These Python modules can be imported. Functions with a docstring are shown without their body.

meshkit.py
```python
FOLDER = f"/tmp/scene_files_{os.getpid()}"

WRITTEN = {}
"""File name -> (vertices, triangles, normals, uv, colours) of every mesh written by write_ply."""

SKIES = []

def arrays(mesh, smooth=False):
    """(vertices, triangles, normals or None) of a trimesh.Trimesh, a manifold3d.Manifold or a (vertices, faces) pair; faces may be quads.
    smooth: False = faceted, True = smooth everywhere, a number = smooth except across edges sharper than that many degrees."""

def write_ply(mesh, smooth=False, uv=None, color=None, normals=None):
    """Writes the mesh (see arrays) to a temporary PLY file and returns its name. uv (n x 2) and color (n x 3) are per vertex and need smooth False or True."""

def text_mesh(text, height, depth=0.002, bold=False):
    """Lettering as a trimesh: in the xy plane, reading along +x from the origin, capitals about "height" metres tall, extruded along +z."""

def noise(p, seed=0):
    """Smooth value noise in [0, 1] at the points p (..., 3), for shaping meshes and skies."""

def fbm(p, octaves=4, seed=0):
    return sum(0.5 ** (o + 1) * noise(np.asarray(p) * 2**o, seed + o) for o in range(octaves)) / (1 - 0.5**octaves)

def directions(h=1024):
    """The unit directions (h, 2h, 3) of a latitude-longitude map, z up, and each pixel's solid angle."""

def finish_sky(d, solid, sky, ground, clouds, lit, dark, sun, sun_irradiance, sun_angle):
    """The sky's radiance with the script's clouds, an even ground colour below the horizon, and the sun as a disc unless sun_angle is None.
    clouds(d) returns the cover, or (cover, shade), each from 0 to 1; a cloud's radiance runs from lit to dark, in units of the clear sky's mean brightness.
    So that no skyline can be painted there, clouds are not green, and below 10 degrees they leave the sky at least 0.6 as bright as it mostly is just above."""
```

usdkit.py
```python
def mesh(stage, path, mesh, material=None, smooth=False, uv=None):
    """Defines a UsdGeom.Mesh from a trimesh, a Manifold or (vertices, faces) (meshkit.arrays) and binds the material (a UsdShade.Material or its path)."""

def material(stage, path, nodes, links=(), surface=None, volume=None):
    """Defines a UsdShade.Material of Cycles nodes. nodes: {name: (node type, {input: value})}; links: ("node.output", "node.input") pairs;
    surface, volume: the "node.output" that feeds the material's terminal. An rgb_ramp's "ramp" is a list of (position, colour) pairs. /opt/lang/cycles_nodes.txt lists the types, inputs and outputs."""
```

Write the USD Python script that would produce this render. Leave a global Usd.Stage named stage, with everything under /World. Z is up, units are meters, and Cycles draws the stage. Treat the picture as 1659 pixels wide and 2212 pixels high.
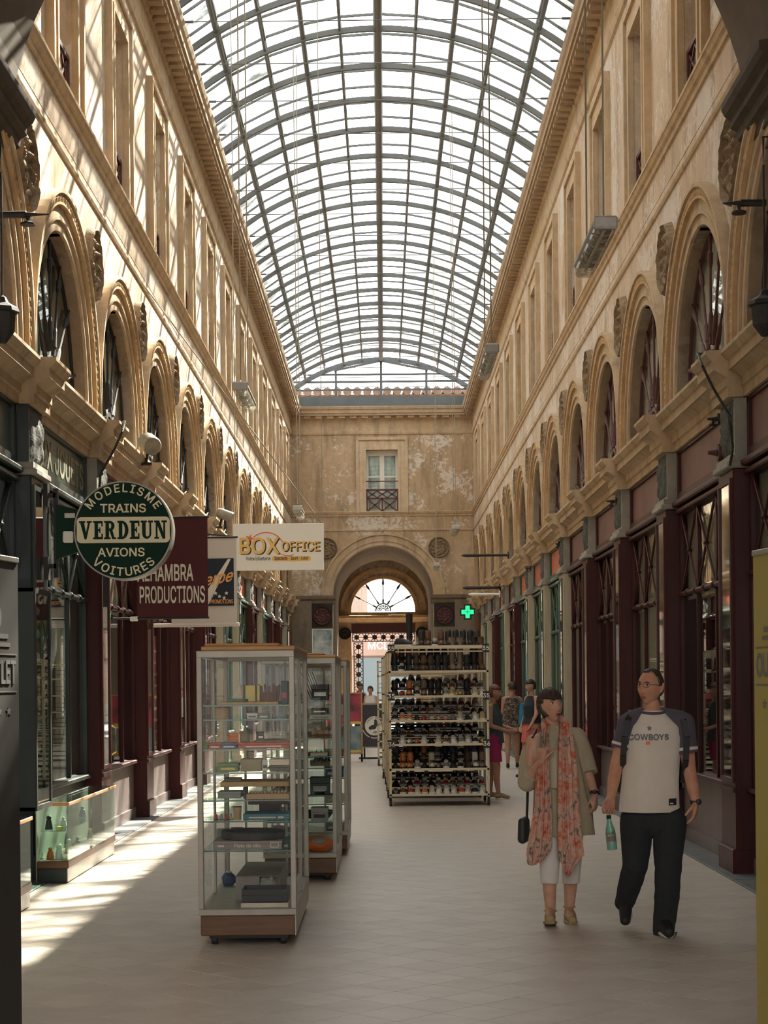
import math, random
import numpy as np, trimesh, usdkit, meshkit
import manifold3d as m3
from pxr import Usd, UsdGeom, UsdLux, UsdShade, Sdf, Gf, Vt
from shapely.geometry import Polygon, Point, LineString, box as sbox
from shapely.ops import unary_union
from shapely import affinity

random.seed(7)
stage = Usd.Stage.CreateInMemory()
UsdGeom.SetStageUpAxis(stage, 'Z')
UsdGeom.SetStageMetersPerUnit(stage, 1.0)
UsdGeom.Xform.Define(stage, '/World')
stage.SetDefaultPrim(stage.GetPrimAtPath('/World'))
UsdGeom.Scope.Define(stage, '/World/Looks')

# ------------------------------------------------------------------ camera, sky, sun
F, CX, CY, H = 3850.0, 829.5, 1478.0, 1.65        # focal length in pixels, vanishing point, eye height
ROLL = 0.55
cam = UsdGeom.Camera.Define(stage, '/World/camera')
cam.CreateHorizontalApertureAttr(36.0)
cam.CreateVerticalApertureAttr(48.0)
cam.CreateFocalLengthAttr(F * 36 / 1659)
cam.CreateVerticalApertureOffsetAttr((CY - 1106) * 36 / 1659)
cam.CreateHorizontalApertureOffsetAttr((829.5 - CX) * 36 / 1659)
cam.CreateClippingRangeAttr(Gf.Vec2f(0.1, 2000))
cam.CreateExposureAttr(0.18)
cam.AddTranslateOp().Set(Gf.Vec3d(0, 0, H))
cam.AddRotateXYZOp().Set(Gf.Vec3f(90, 0, 0))
cam.AddRotateZOp().Set(-ROLL)

SUN = np.array([1.0, 2.5, 2.27]); SUN = SUN / np.linalg.norm(SUN)
dome = UsdLux.DomeLight.Define(stage, '/World/sky')
dome.CreateIntensityAttr(1.0)
sky_m = usdkit.material(stage, '/World/Looks/sky', {
    'tc': ('texture_coordinate', {}),
    'sep': ('separate_xyz', {}),
    'ramp': ('rgb_ramp', {'ramp': [(0.0, (1.0, .93, .84)), (.25, (1.0, .965, .91)), (1.0, (.95, .96, .95))]}),
    'noise': ('noise_texture', {'scale': 2.5, 'detail': 5.0, 'roughness': .55}),
    'mix': ('mix_color', {'blend_type': 'mix', 'b': (1.0, 1.0, 1.0)}),
    'bg': ('background_shader', {'strength': 2.5})},
    [('tc.generated', 'sep.vector'), ('sep.z', 'ramp.fac'), ('tc.generated', 'noise.vector'), ('noise.fac', 'mix.fac'),
     ('ramp.color', 'mix.a'), ('mix.result', 'bg.color')], surface='bg.background')
UsdShade.MaterialBindingAPI.Apply(dome.GetPrim()).Bind(sky_m)
sun = UsdLux.DistantLight.Define(stage, '/World/sun')
sun.CreateAngleAttr(0.53); sun.CreateNormalizeAttr(True)
sun.CreateIntensityAttr(8.5)
sun.CreateColorAttr(Gf.Vec3f(1.0, .89, .74))
_z = Gf.Vec3d(*map(float, SUN))
sun.AddTransformOp().Set(Gf.Matrix4d().SetRotate(Gf.Rotation(Gf.Vec3d(0, 0, 1), _z)))

# ------------------------------------------------------------------ helpers
USED, MATS = {}, {}
def numbered(parent, name):
    k = (str(parent), name); n = USED.get(k, 0); USED[k] = n + 1
    return f'{parent}/{name}' if n == 0 else f'{parent}/{name}_{n:03d}'

def mat(name, col=(.5, .5, .5), rough=.6, metal=0., var=.0, scale=6., col2=None, bump=0., bscale=60., spec=.5, stretch=None, emis=0., trans=0., coat=0., rand=0.):
    """A principled material; var mixes col2 (or a darker col) in by noise, bump gives fine relief."""
    if name in MATS: return MATS[name]
    nodes = {'p': ('principled_bsdf', {'base_color': col, 'roughness': rough, 'metallic': metal, 'specular_ior_level': spec, 'transmission_weight': trans, 'coat_weight': coat})}
    links = []
    if emis: nodes['p'][1].update(emission_color=col, emission_strength=emis)
    if var or bump:
        nodes['g'] = ('geometry', {}); src = 'g.position'
        if stretch:
            nodes['mp'] = ('mapping', {'scale': stretch}); links.append(('g.position', 'mp.vector')); src = 'mp.vector'
    if var:
        c2 = col2 or tuple(c * (1 - var) for c in col)
        nodes['n'] = ('noise_texture', {'scale': scale, 'detail': 5., 'roughness': .6})
        nodes['r'] = ('map_range', {'from_min': .35, 'from_max': .68, 'clamp': True})
        nodes['m'] = ('mix_color', {'blend_type': 'mix', 'a': col, 'b': c2})
        links += [(src, 'n.vector'), ('n.fac', 'r.value'), ('r.result', 'm.fac'), ('m.result', 'p.base_color')]
        if rand:
            nodes['oi'] = ('object_info', {}); nodes['rr'] = ('map_range', {'to_min': 1 - rand, 'to_max': 1 + rand})
            nodes['h'] = ('hsv', {}); links = [l for l in links if l[1] != 'p.base_color'] + [('oi.random', 'rr.value'), ('rr.result', 'h.value'), ('m.result', 'h.color'), ('h.color', 'p.base_color')]
    if bump:
        nodes['bn'] = ('noise_texture', {'scale': bscale, 'detail': 4.}); nodes['b'] = ('bump', {'strength': bump, 'distance': .01})
        links += [(src, 'bn.vector'), ('bn.fac', 'b.height'), ('b.normal', 'p.normal')]
    MATS[name] = usdkit.material(stage, '/World/Looks/' + name, nodes, links, surface='p.BSDF')
    return MATS[name]

def glassmat(name, tint=(.96, .98, .97), ior=1.45, rough=.0, dirt=0., dirtcol=(.55, .57, .56), dscale=2.5, thru=.5, stretch=(1, 1, 1), gain=1.0, graze=.55):
    """Pane glass: clear, reflecting by fresnel, with patches of dirt that scatter light."""
    if name in MATS: return MATS[name]
    r0 = ((ior - 1) / (ior + 1)) ** 2 * gain
    nodes = {'t': ('transparent_bsdf', {'color': tint}), 'g': ('glossy_bsdf', {'color': (1, 1, 1), 'roughness': rough}), 'f': ('layer_weight', {'blend': .5}),
             'k': ('math', {'math_type': 'power', 'value2': 5.}), 'q': ('math', {'math_type': 'multiply_add', 'value2': graze, 'value3': r0, 'use_clamp': True}), 'm': ('mix_closure', {})}
    links = [('f.facing', 'k.value1'), ('k.value', 'q.value1'), ('q.value', 'm.fac'), ('t.BSDF', 'm.closure1'), ('g.BSDF', 'm.closure2')]
    out = 'm.closure'
    if dirt:
        nodes.update({'geo': ('geometry', {}), 'mp': ('mapping', {'scale': stretch}), 'n': ('noise_texture', {'scale': dscale, 'detail': 6., 'roughness': .65}),
                      'r': ('map_range', {'from_min': .42, 'from_max': .66, 'to_max': dirt, 'clamp': True}),
                      'd': ('diffuse_bsdf', {'color': dirtcol}), 'tr': ('translucent_bsdf', {'color': dirtcol}), 'dm': ('mix_closure', {'fac': thru}), 'x': ('mix_closure', {})})
        links += [('geo.position', 'mp.vector'), ('mp.vector', 'n.vector'), ('n.fac', 'r.value'), ('r.result', 'x.fac'), ('d.BSDF', 'dm.closure1'), ('tr.BSDF', 'dm.closure2'), ('m.closure', 'x.closure1'), ('dm.closure', 'x.closure2')]
        out = 'x.closure'
    MATS[name] = usdkit.material(stage, '/World/Looks/' + name, nodes, links, surface=out)
    return MATS[name]

def sheet(axis, c, a0, a1, b0, b1):
    pt = lambda a, b: (c, a, b) if axis == 'x' else (a, c, b)
    return MB().add([pt(a0, b0), pt(a1, b0), pt(a1, b1), pt(a0, b1)], [[0, 1, 2, 3]])
class MB:
    """Collects boxes, bars and tubes into one mesh."""
    def __init__(s): s.v, s.f, s.n = [], [], 0
    def add(s, v, f):
        v = np.asarray(v, float); f = np.asarray(f, int)
        if f.shape[1] == 4: f = np.vstack([f[:, [0, 1, 2]], f[:, [0, 2, 3]]])
        s.v.append(v); s.f.append(f + s.n); s.n += len(v); return s
    def tm(s, m): return s.add(m.vertices, m.faces)
    def hexa(s, p): return s.add(p, [[0, 3, 2, 1], [4, 5, 6, 7], [0, 1, 5, 4], [1, 2, 6, 5], [2, 3, 7, 6], [3, 0, 4, 7]])
    def box(s, x0, x1, y0, y1, z0, z1):
        return s.hexa([(x0, y0, z0), (x1, y0, z0), (x1, y1, z0), (x0, y1, z0), (x0, y0, z1), (x1, y0, z1), (x1, y1, z1), (x0, y1, z1)])
    def cbox(s, x0, x1, y0, y1, z0, z1, c=.01):
        """A box with chamfered edges."""
        pts = []
        for x, sx in ((x0, 1), (x1, -1)):
            for y, sy in ((y0, 1), (y1, -1)):
                for z, sz in ((z0, 1), (z1, -1)):
                    pts += [(x + sx * c, y + sy * c, z), (x + sx * c, y, z + sz * c), (x, y + sy * c, z + sz * c)]
        h = trimesh.convex.convex_hull(np.array(pts)); return s.tm(h)
    def bar(s, p, q, w, h=None, up=(0, 0, 1)):
        p, q = np.array(p, float), np.array(q, float); h = h or w
        d = q - p; d /= np.linalg.norm(d); u = np.array(up, float)
        if abs(d @ u) > .95: u = np.array([1., 0, 0]) if abs(d[0]) < .9 else np.array([0, 1., 0])
        a = np.cross(d, u); a /= np.linalg.norm(a); b = np.cross(a, d)
        a, b = a * w / 2, b * h / 2
        return s.hexa([p - a - b, p + a - b, p + a + b, p - a + b, q - a - b, q + a - b, q + a + b, q - a + b][0:4] + [q - a - b, q + a - b, q + a + b, q - a + b])
    def tube(s, pts, r, n=8, caps=True):
        p = np.asarray(pts, float); r = np.broadcast_to(r, (len(p),))
        t = np.gradient(p, axis=0); t /= np.linalg.norm(t, axis=1, keepdims=True) + 1e-12
        ref = np.array([0, 0, 1.]) if abs(t[:, 2]).mean() < .8 else np.array([1., 0, 0])
        a = np.cross(t, ref); a /= np.linalg.norm(a, axis=1, keepdims=True) + 1e-12; b = np.cross(t, a)
        an = np.arange(n) * 2 * np.pi / n
        v = p[:, None] + r[:, None, None] * (np.cos(an)[None, :, None] * a[:, None] + np.sin(an)[None, :, None] * b[:, None])
        i, j = np.meshgrid(np.arange(len(p) - 1), np.arange(n), indexing='ij')
        q = np.stack([i * n + j, i * n + (j + 1) % n, (i + 1) * n + (j + 1) % n, (i + 1) * n + j], -1).reshape(-1, 4)[:, ::-1]
        v = v.reshape(-1, 3); f = np.vstack([q[:, [0, 1, 2]], q[:, [0, 2, 3]]])
        if caps:
            L = len(v); v = np.vstack([v, p[0], p[-1]]); k = np.arange(n); o = (len(p) - 1) * n
            f = np.vstack([f, np.stack([np.full(n, L), k, (k + 1) % n], 1), np.stack([np.full(n, L + 1), o + (k + 1) % n, o + k], 1)])
        return s.add(v, f)
    def ball(s, c, r, sub=2):
        m = trimesh.creation.icosphere(sub); return s.add(m.vertices * np.asarray(r) + np.asarray(c), m.faces)
    def lathe(s, prof, c=(0, 0, 0), n=24, axis='z'):
        """prof: (radius, height) pairs turned around z (or y / x) at c."""
        pr = np.asarray(prof, float); an = np.arange(n) * 2 * np.pi / n
        v = np.stack([pr[:, :1] * np.cos(an), pr[:, :1] * np.sin(an), np.repeat(pr[:, 1:], n, 1)], -1).reshape(-1, 3)
        if axis == 'y': v = v[:, [0, 2, 1]] * (1, 1, -1)
        if axis == 'x': v = v[:, [2, 1, 0]] * (1, 1, -1)
        i, j = np.meshgrid(np.arange(len(pr) - 1), np.arange(n), indexing='ij')
        q = np.stack([i * n + j, i * n + (j + 1) % n, (i + 1) * n + (j + 1) % n, (i + 1) * n + j], -1).reshape(-1, 4)
        return s.add(v + np.asarray(c), q)
    def poly(s, poly, h0, h1, M=None):
        """A shapely polygon extruded from h0 to h1 and mapped by the 4x4 M."""
        for g in getattr(poly, 'geoms', [poly]):
            if g.is_empty or g.geom_type != 'Polygon': continue
            m = trimesh.creation.extrude_polygon(g, h1 - h0, engine='earcut'); m.apply_translation((0, 0, h0))
            if M is not None: m.apply_transform(M)
            s.tm(m)
        return s
    def mapped(s, M):
        o = MB()
        m = trimesh.Trimesh(np.vstack(s.v), np.vstack(s.f), process=False); m.apply_transform(M); return o.tm(m)
    def get(s): return (np.vstack(s.v), np.vstack(s.f))

def M4(cols, org):
    m = np.eye(4); m[:3, :3] = np.array(cols, float).T; m[:3, 3] = org; return m
def wallM(side, org=(0, 0, 0)):
    """(t, z, d): t along the passage, z up, d out of the wall into the passage. side -1 left, +1 right."""
    return M4([(0, 1, 0), (0, 0, 1), (-side, 0, 0)], (side * 3.1 + org[0], org[1], org[2]))
FRONT = M4([(1, 0, 0), (0, 0, 1), (0, -1, 0)], (0, 0, 0))        # (x, z, d): d towards the camera
def at(M, x, y, z):
    M = M.copy(); M[:3, 3] += (x, y, z); return M

def put(parent, name, mesh, m, smooth=False, label=None, kind=None, cat=None, group=None):
    parent = '/World' if parent is None else (parent if isinstance(parent, str) else str(parent.GetPath()))
    if isinstance(mesh, MB): mesh = mesh.get()
    if isinstance(mesh, trimesh.Trimesh): mesh = (mesh.vertices, mesh.faces)
    g = usdkit.mesh(stage, numbered(parent, name), mesh, MATS[m] if isinstance(m, str) else m, smooth).GetPrim()
    for k, v in (('label', label), ('kind', kind), ('category', cat), ('group', group)):
        if v: g.SetCustomDataByKey(k, v)
    return g
def xform(name, loc=(0, 0, 0), rotz=0.):
    x = UsdGeom.Xform.Define(stage, numbered('/World', name)); x.AddTranslateOp().Set(Gf.Vec3d(*map(float, loc))); x.AddRotateZOp().Set(float(rotz)); return x.GetPrim()
def thing(name, label, cat, loc=(0, 0, 0), rotz=0., group=None):
    p = xform(name, loc, rotz); p.SetCustomDataByKey('label', label); p.SetCustomDataByKey('category', cat)
    if group: p.SetCustomDataByKey('group', group)
    return p
def struct(name, loc=(0, 0, 0), label=None):
    p = xform(name, loc); p.SetCustomDataByKey('kind', 'structure')
    if label: p.SetCustomDataByKey('label', label)
    return p
def dup(src, loc, rotz=0., label=None, group=None, name=None):
    p = xform(name or src.GetName().split('_0')[0], loc, rotz)
    p.GetReferences().AddInternalReference(src.GetPath()); p.SetInstanceable(True)
    if label: p.SetCustomDataByKey('label', label)
    if group: p.SetCustomDataByKey('group', group)
    return p

def text(t, h, bold=True, depth=.003, squeeze=1., fat=0.):
    """Centred lettering in the xy plane."""
    m = meshkit.text_mesh(t, h, depth, bold); b = m.bounds
    m.apply_translation((-(b[0][0] + b[1][0]) / 2, 0, 0)); m.apply_scale((squeeze, 1, 1)); return m
fx = lambda t, h, w: (lambda m: (m.apply_scale((w / (m.bounds[1][0] - m.bounds[0][0]), 1, 1)), m)[1])(text(t, h))
ORD = ['first', 'second', 'third', 'fourth', 'fifth', 'sixth', 'seventh', 'eighth', 'ninth', 'tenth', 'eleventh', 'twelfth', 'thirteenth', 'fourteenth', 'fifteenth', 'sixteenth']

# ------------------------------------------------------------------ materials of the setting
def stucco(name, base, pale, dark, peel=.0):
    g = {'g': ('geometry', {}),
         'n1': ('noise_texture', {'scale': .55, 'detail': 5., 'roughness': .6}), 'n2': ('noise_texture', {'scale': 5., 'detail': 8., 'roughness': .7}),
         'mp': ('mapping', {'scale': (3., 3., .5)}), 'n3': ('noise_texture', {'scale': 1.1, 'detail': 6., 'roughness': .65}),
         'n4': ('noise_texture', {'scale': 9., 'detail': 9., 'roughness': .75}), 'n5': ('noise_texture', {'scale': .8, 'detail': 3.}),
         'r1': ('map_range', {'from_min': .35, 'from_max': .7, 'clamp': True}), 'r2': ('map_range', {'from_min': .3, 'from_max': .75, 'to_min': .82, 'to_max': 1.12, 'clamp': True}),
         'r3': ('map_range', {'from_min': .50, 'from_max': .72, 'to_max': .70, 'clamp': True}),
         'a': ('math', {'math_type': 'add'}), 'r4': ('map_range', {'from_min': 1.13 - peel, 'from_max': 1.16 - peel, 'to_max': .75, 'clamp': True}),
         'm1': ('mix_color', {'a': base, 'b': pale}), 'm2': ('mix_color', {'b': dark}), 'm3': ('mix_color', {'b': (.66, .60, .53)}), 'h': ('hsv', {}),
         'bn': ('bump', {'strength': .35, 'distance': .02}), 'p': ('principled_bsdf', {'roughness': .9, 'specular_ior_level': .2})}
    l = [('g.position', 'n1.vector'), ('g.position', 'n2.vector'), ('g.position', 'mp.vector'), ('mp.vector', 'n3.vector'), ('g.position', 'n4.vector'), ('g.position', 'n5.vector'),
         ('n1.fac', 'r1.value'), ('r1.result', 'm1.fac'), ('m1.result', 'm2.a'), ('n3.fac', 'r3.value'), ('r3.result', 'm2.fac'),
         ('n4.fac', 'a.value1'), ('n5.fac', 'a.value2'), ('a.value', 'r4.value'), ('r4.result', 'm3.fac'), ('m2.result', 'm3.a'), ('m3.result', 'h.color'), ('n2.fac', 'r2.value'), ('r2.result', 'h.value'),
         ('h.color', 'p.base_color'), ('n4.fac', 'bn.height'), ('bn.normal', 'p.normal')]
    MATS[name] = usdkit.material(stage, '/World/Looks/' + name, g, l, surface='p.BSDF')
stucco('stucco', (.545, .405, .28), (.59, .465, .35), (.22, .165, .12), .10)
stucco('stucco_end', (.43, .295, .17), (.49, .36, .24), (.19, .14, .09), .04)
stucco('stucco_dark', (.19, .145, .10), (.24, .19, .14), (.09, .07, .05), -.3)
stucco('moulding', (.50, .355, .21), (.55, .42, .29), (.26, .19, .12), -.3)
stucco('ochre', (.53, .35, .175), (.56, .39, .22), (.30, .20, .10), -.3)
stucco('cornice_stone', (.38, .265, .165), (.43, .32, .21), (.24, .17, .11), -.3)
mat('dark_stone', (.075, .055, .038), .9, var=.4, scale=5, bump=.5, bscale=30)
mat('carved', (.30, .21, .125), .95, var=.55, scale=14, bump=.6, bscale=40)
mat('steel', (.12, .12, .115), .55, .1, var=.15, scale=3)
mat('steel_dark', (.10, .115, .12), .6, .2, var=.2, scale=2)
mat('iron', (.028, .024, .022), .6, .1, var=.3, scale=20, spec=.4)
mat('iron_red', (.085, .022, .020), .55, var=.3, scale=9, bump=.1)
mat('kerb', (.13, .135, .14), .55, var=.35, scale=4, bump=.2, bscale=25)
def tile_mat(name, col):
    mat(name, col, .38, var=.13, scale=3.2, bump=.06, bscale=35, stretch=(1, 1.6, 1), spec=.42)
tile_mat('tile_a', (.60, .525, .455)); tile_mat('tile_b', (.57, .50, .435)); tile_mat('tile_c', (.62, .545, .475))
mat('grout', (.25, .22, .19), .9)
for i, (d, dc) in enumerate([(.10, (.74, .76, .75)), (.35, (.52, .55, .55)), (.65, (.38, .41, .405)), (.88, (.30, .325, .32))]):
    glassmat(f'roof_glass_{i}', (.95, .98, .98), dirt=d, dirtcol=dc, dscale=1.3, thru=.32, stretch=(1., 1.7, 1.))
glassmat('pane', (.93, .96, .95)); glassmat('case_glass', (.96, .98, .97), ior=1.45, gain=.4, graze=.35); glassmat('shelf_glass', (.86, .95, .91), ior=1.45, gain=.5, graze=.14); glassmat('counter_glass', (.88, .97, .93), ior=1.5, gain=1.3)
glassmat('shop_glass', (.80, .84, .82), ior=1.6, gain=1.4)
mat('mirror', (.62, .64, .62), .04, 1.0); mat('glass_edge', (.03, .10, .075), .15)

# ------------------------------------------------------------------ the setting: floor
B, T0, TE = 3.6, 17.26, 60.4                        # bay, centre of arch 0, end wall
fl = struct('floor', label='pale square floor tiles laid diagonally down the passage')
put(fl, 'bedding', MB().box(-3.25, 3.25, -8, 75, -.25, -.012), 'grout')
cand = []
a = .30; r2 = math.sqrt(.5)
for i in range(-200, 320):
    for j in range(-200, 320):
        x, y = (i - j) * a * r2 + .045, (i + j) * a * r2 + .02
        if -6 < y < 74 and abs(x) < 3.1: cand.append((0 if (y > 8.75 and abs(x) < .2155 * y + .1) else 1, y if y > 8.7 else 100 - y, x, y, (i * 7 + j * 13) % 3))
cand.sort()
clip = sbox(-2.86, -8, 2.86, 75)
farm = MB(); nt = 0
for _, _, x, y, c in cand:
    h = a / 2 - .0016; d = h * math.sqrt(2)
    if abs(x) + d > 2.86:
        pg = Polygon([(x + d, y), (x, y + d), (x - d, y), (x, y - d)]).intersection(clip)
        if pg.is_empty or pg.area < 1e-4: continue
        mb = MB().poly(pg, -.02, 0)
    else:
        e = .0015; k = d - e
        mb = MB().add([(x + d, y, -.02), (x, y + d, -.02), (x - d, y, -.02), (x, y - d, -.02), (x + d, y, -e / 2), (x, y + d, -e / 2), (x - d, y, -e / 2), (x, y - d, -e / 2), (x + k, y, 0), (x, y + k, 0), (x - k, y, 0), (x, y - k, 0)],
                      [[0, 1, 5, 4], [1, 2, 6, 5], [2, 3, 7, 6], [3, 0, 4, 7], [4, 5, 9, 8], [5, 6, 10, 9], [6, 7, 11, 10], [7, 4, 8, 11], [8, 9, 10, 11]])
    if nt < 298: put(fl, 'tile', mb, 'tile_' + 'abc'[c]); nt += 1
    else: farm.tm(trimesh.Trimesh(*mb.get(), process=False))
put(fl, 'tile_field', farm, 'tile_a', kind='stuff')
for side in (-1, 1):
    y = -6.
    while y < 60:
        L = 1.15 + .25 * random.random()
        x0, x1 = sorted((side * 2.863, side * 3.3)); put(fl, 'border_slab', MB().cbox(x0, x1, y + .003, y + L - .003, -.03, .012, .006), 'kerb'); y += L

# ------------------------------------------------------------------ side walls
R1, ZS, ZARCH = 1.41, 4.62, 6.03                    # arch radius, springing
def archpoly(r, z0, n=40, zc=ZS, t=0.):
    a_ = np.linspace(0, np.pi, n); return Polygon([(t + r, z0)] + [(t + r * math.cos(q), zc + r * math.sin(q)) for q in a_] + [(t - r, z0)])
def ring(r0, r1, z0, n=40, t=0.):
    return archpoly(r1, z0, n, t=t).difference(archpoly(r0, z0 - 1, n, t=t))
PROF = dict(
    string=[(0, 7.34), (.025, 7.345), (.03, 7.40), (.055, 7.42), (.075, 7.47), (.085, 7.475), (.085, 7.51), (0, 7.52)],
    lower=[(0, 6.835), (.018, 6.84), (.03, 6.87), (.03, 6.89), (0, 6.90)],
    frieze=[(0, 10.10), (.035, 10.12), (.06, 10.19), (.06, 10.22), (.02, 10.24), (.02, 10.62), (.06, 10.65), (.10, 10.72), (0, 10.72)],
    lip=[(0, 10.72), (.30, 10.72), (.30, 10.80), (.33, 10.80), (.33, 10.90), (.36, 10.93), (.38, 11.0), (.38, 11.03), (0, 11.06)],
    band=[(0, 7.0), (.004, 7.0), (.004, 7.012), (0, 7.012)])
ENT = [(-.25, 4.06), (.03, 4.06), (.03, 4.14), (.05, 4.15), (.05, 4.22), (.09, 4.25), (.14, 4.28), (.16, 4.28), (.16, 4.36), (.18, 4.37), (.22, 4.42), (.22, 4.45), (-.25, 4.47)]
def sweep(side, prof, t0, t1, off=0.):
    """A moulding profile (d, z) swept along the wall from t0 to t1."""
    m = trimesh.creation.extrude_polygon(Polygon([(d + (off if d > 0 else 0), z) for d, z in prof]), t1 - t0, engine='earcut')
    m.apply_transform(M4([(-side, 0, 0), (0, 0, 1), (0, 1, 0)], (side * 3.1, t0, 0))); return m
def roundel(M, r=.39, dep=.10, seed=0):
    """Carved boss: ring, scrolls and a centre flower, with rough relief."""
    n, k = 72, 22; rr = np.linspace(0, 1, k); th = np.arange(n) * 2 * np.pi / n
    R_, T_ = np.meshgrid(rr, th, indexing='ij')
    z = .42 * np.exp(-(R_ / .16) ** 2) + .35 * np.exp(-((R_ - .30) / .05) ** 2) + (.55 + .35 * np.sin(T_ * 9 + R_ * 14)) * np.exp(-((R_ - .58) / .17) ** 2) + .9 * np.exp(-((R_ - .90) / .055) ** 2)
    z = z + .35 * (meshkit.fbm(np.stack([R_ * np.cos(T_) * 7, R_ * np.sin(T_) * 7, np.full_like(R_, seed * 3.1)], -1), 3, seed) - .5)
    z[-1] = 0
    v = np.stack([r * R_ * np.cos(T_), r * R_ * np.sin(T_), np.clip(z, 0, 2) * dep + .01], -1); v[-1, :, 2] = -.02
    i, j = np.meshgrid(np.arange(k - 1), np.arange(n), indexing='ij')
    q = np.stack([i * n + j, (i + 1) * n + j, (i + 1) * n + (j + 1) % n, i * n + (j + 1) % n], -1).reshape(-1, 4)
    m = trimesh.Trimesh(v.reshape(-1, 3), np.vstack([q[:, [0, 1, 2]], q[:, [0, 2, 3]]]), process=False); m.apply_transform(M); return m
def arcbar(c, r0, r1, a0, a1, n=14):
    an = np.linspace(a0, a1, n)
    return Polygon([(c[0] + r1 * math.cos(q), c[1] + r1 * math.sin(q)) for q in an] + [(c[0] + r0 * math.cos(q), c[1] + r0 * math.sin(q)) for q in an[::-1]])

wn = [0]
def make_arch_window(side, iron, blind):
    """Fanlight of one arch, its origin on the wall plane at floor level: backing, frame, spokes, hub, glass."""
    wn[0] += 1; w = struct(f'window_{wn[0]}'); M = M4([(0, 1, 0), (0, 0, 1), (-side, 0, 0)], (0, 0, 0))
    put(w, 'frame', MB().poly(ring(R1 - .05, R1 - .002, 4.46), -.14, -.115, M).poly(sbox(-R1, 4.44, R1, 4.50), -.14, -.10, M), iron)
    put(w, 'pane', MB().poly(archpoly(R1 - .03, 4.5), -.135, -.13, M), 'pane')
    put(w, 'blind', MB().poly(archpoly(R1 - .004, 4.45), -.19, -.175, M), blind)
    for q in np.radians([14, 42, 66, 90, 114, 138, 166]):
        c, s = math.cos(q), math.sin(q); p = lambda r: (M @ np.array([r * c, 4.56 + r * s * (1.42 / 1.38), -.10, 1]))[:3]
        put(w, 'spoke', MB().tube([p(.34), p(.42), p(.44), p(.62), p(.66), p(1.06), p(1.10), p(1.2), p(1.22), p(1.38)], [.022, .022, .03, .022, .013, .013, .024, .028, .016, .016], 8), iron)
    hub = MB().poly(arcbar((0, 4.52), .29, .34, 0, np.pi, 20), -.16, -.08, M).poly(arcbar((0, 4.52), .12, .15, 0, np.pi, 14), -.16, -.09, M)
    for q in np.radians([18, 54, 90, 126, 162]):
        hub.poly(Point(.215 * math.cos(q), 4.54 + .2 * math.sin(q)).buffer(.06, 5).difference(Point(.215 * math.cos(q), 4.54 + .2 * math.sin(q)).buffer(.038, 5)), -.15, -.09, M)
    put(w, 'hub', hub, iron)
    return w
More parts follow.
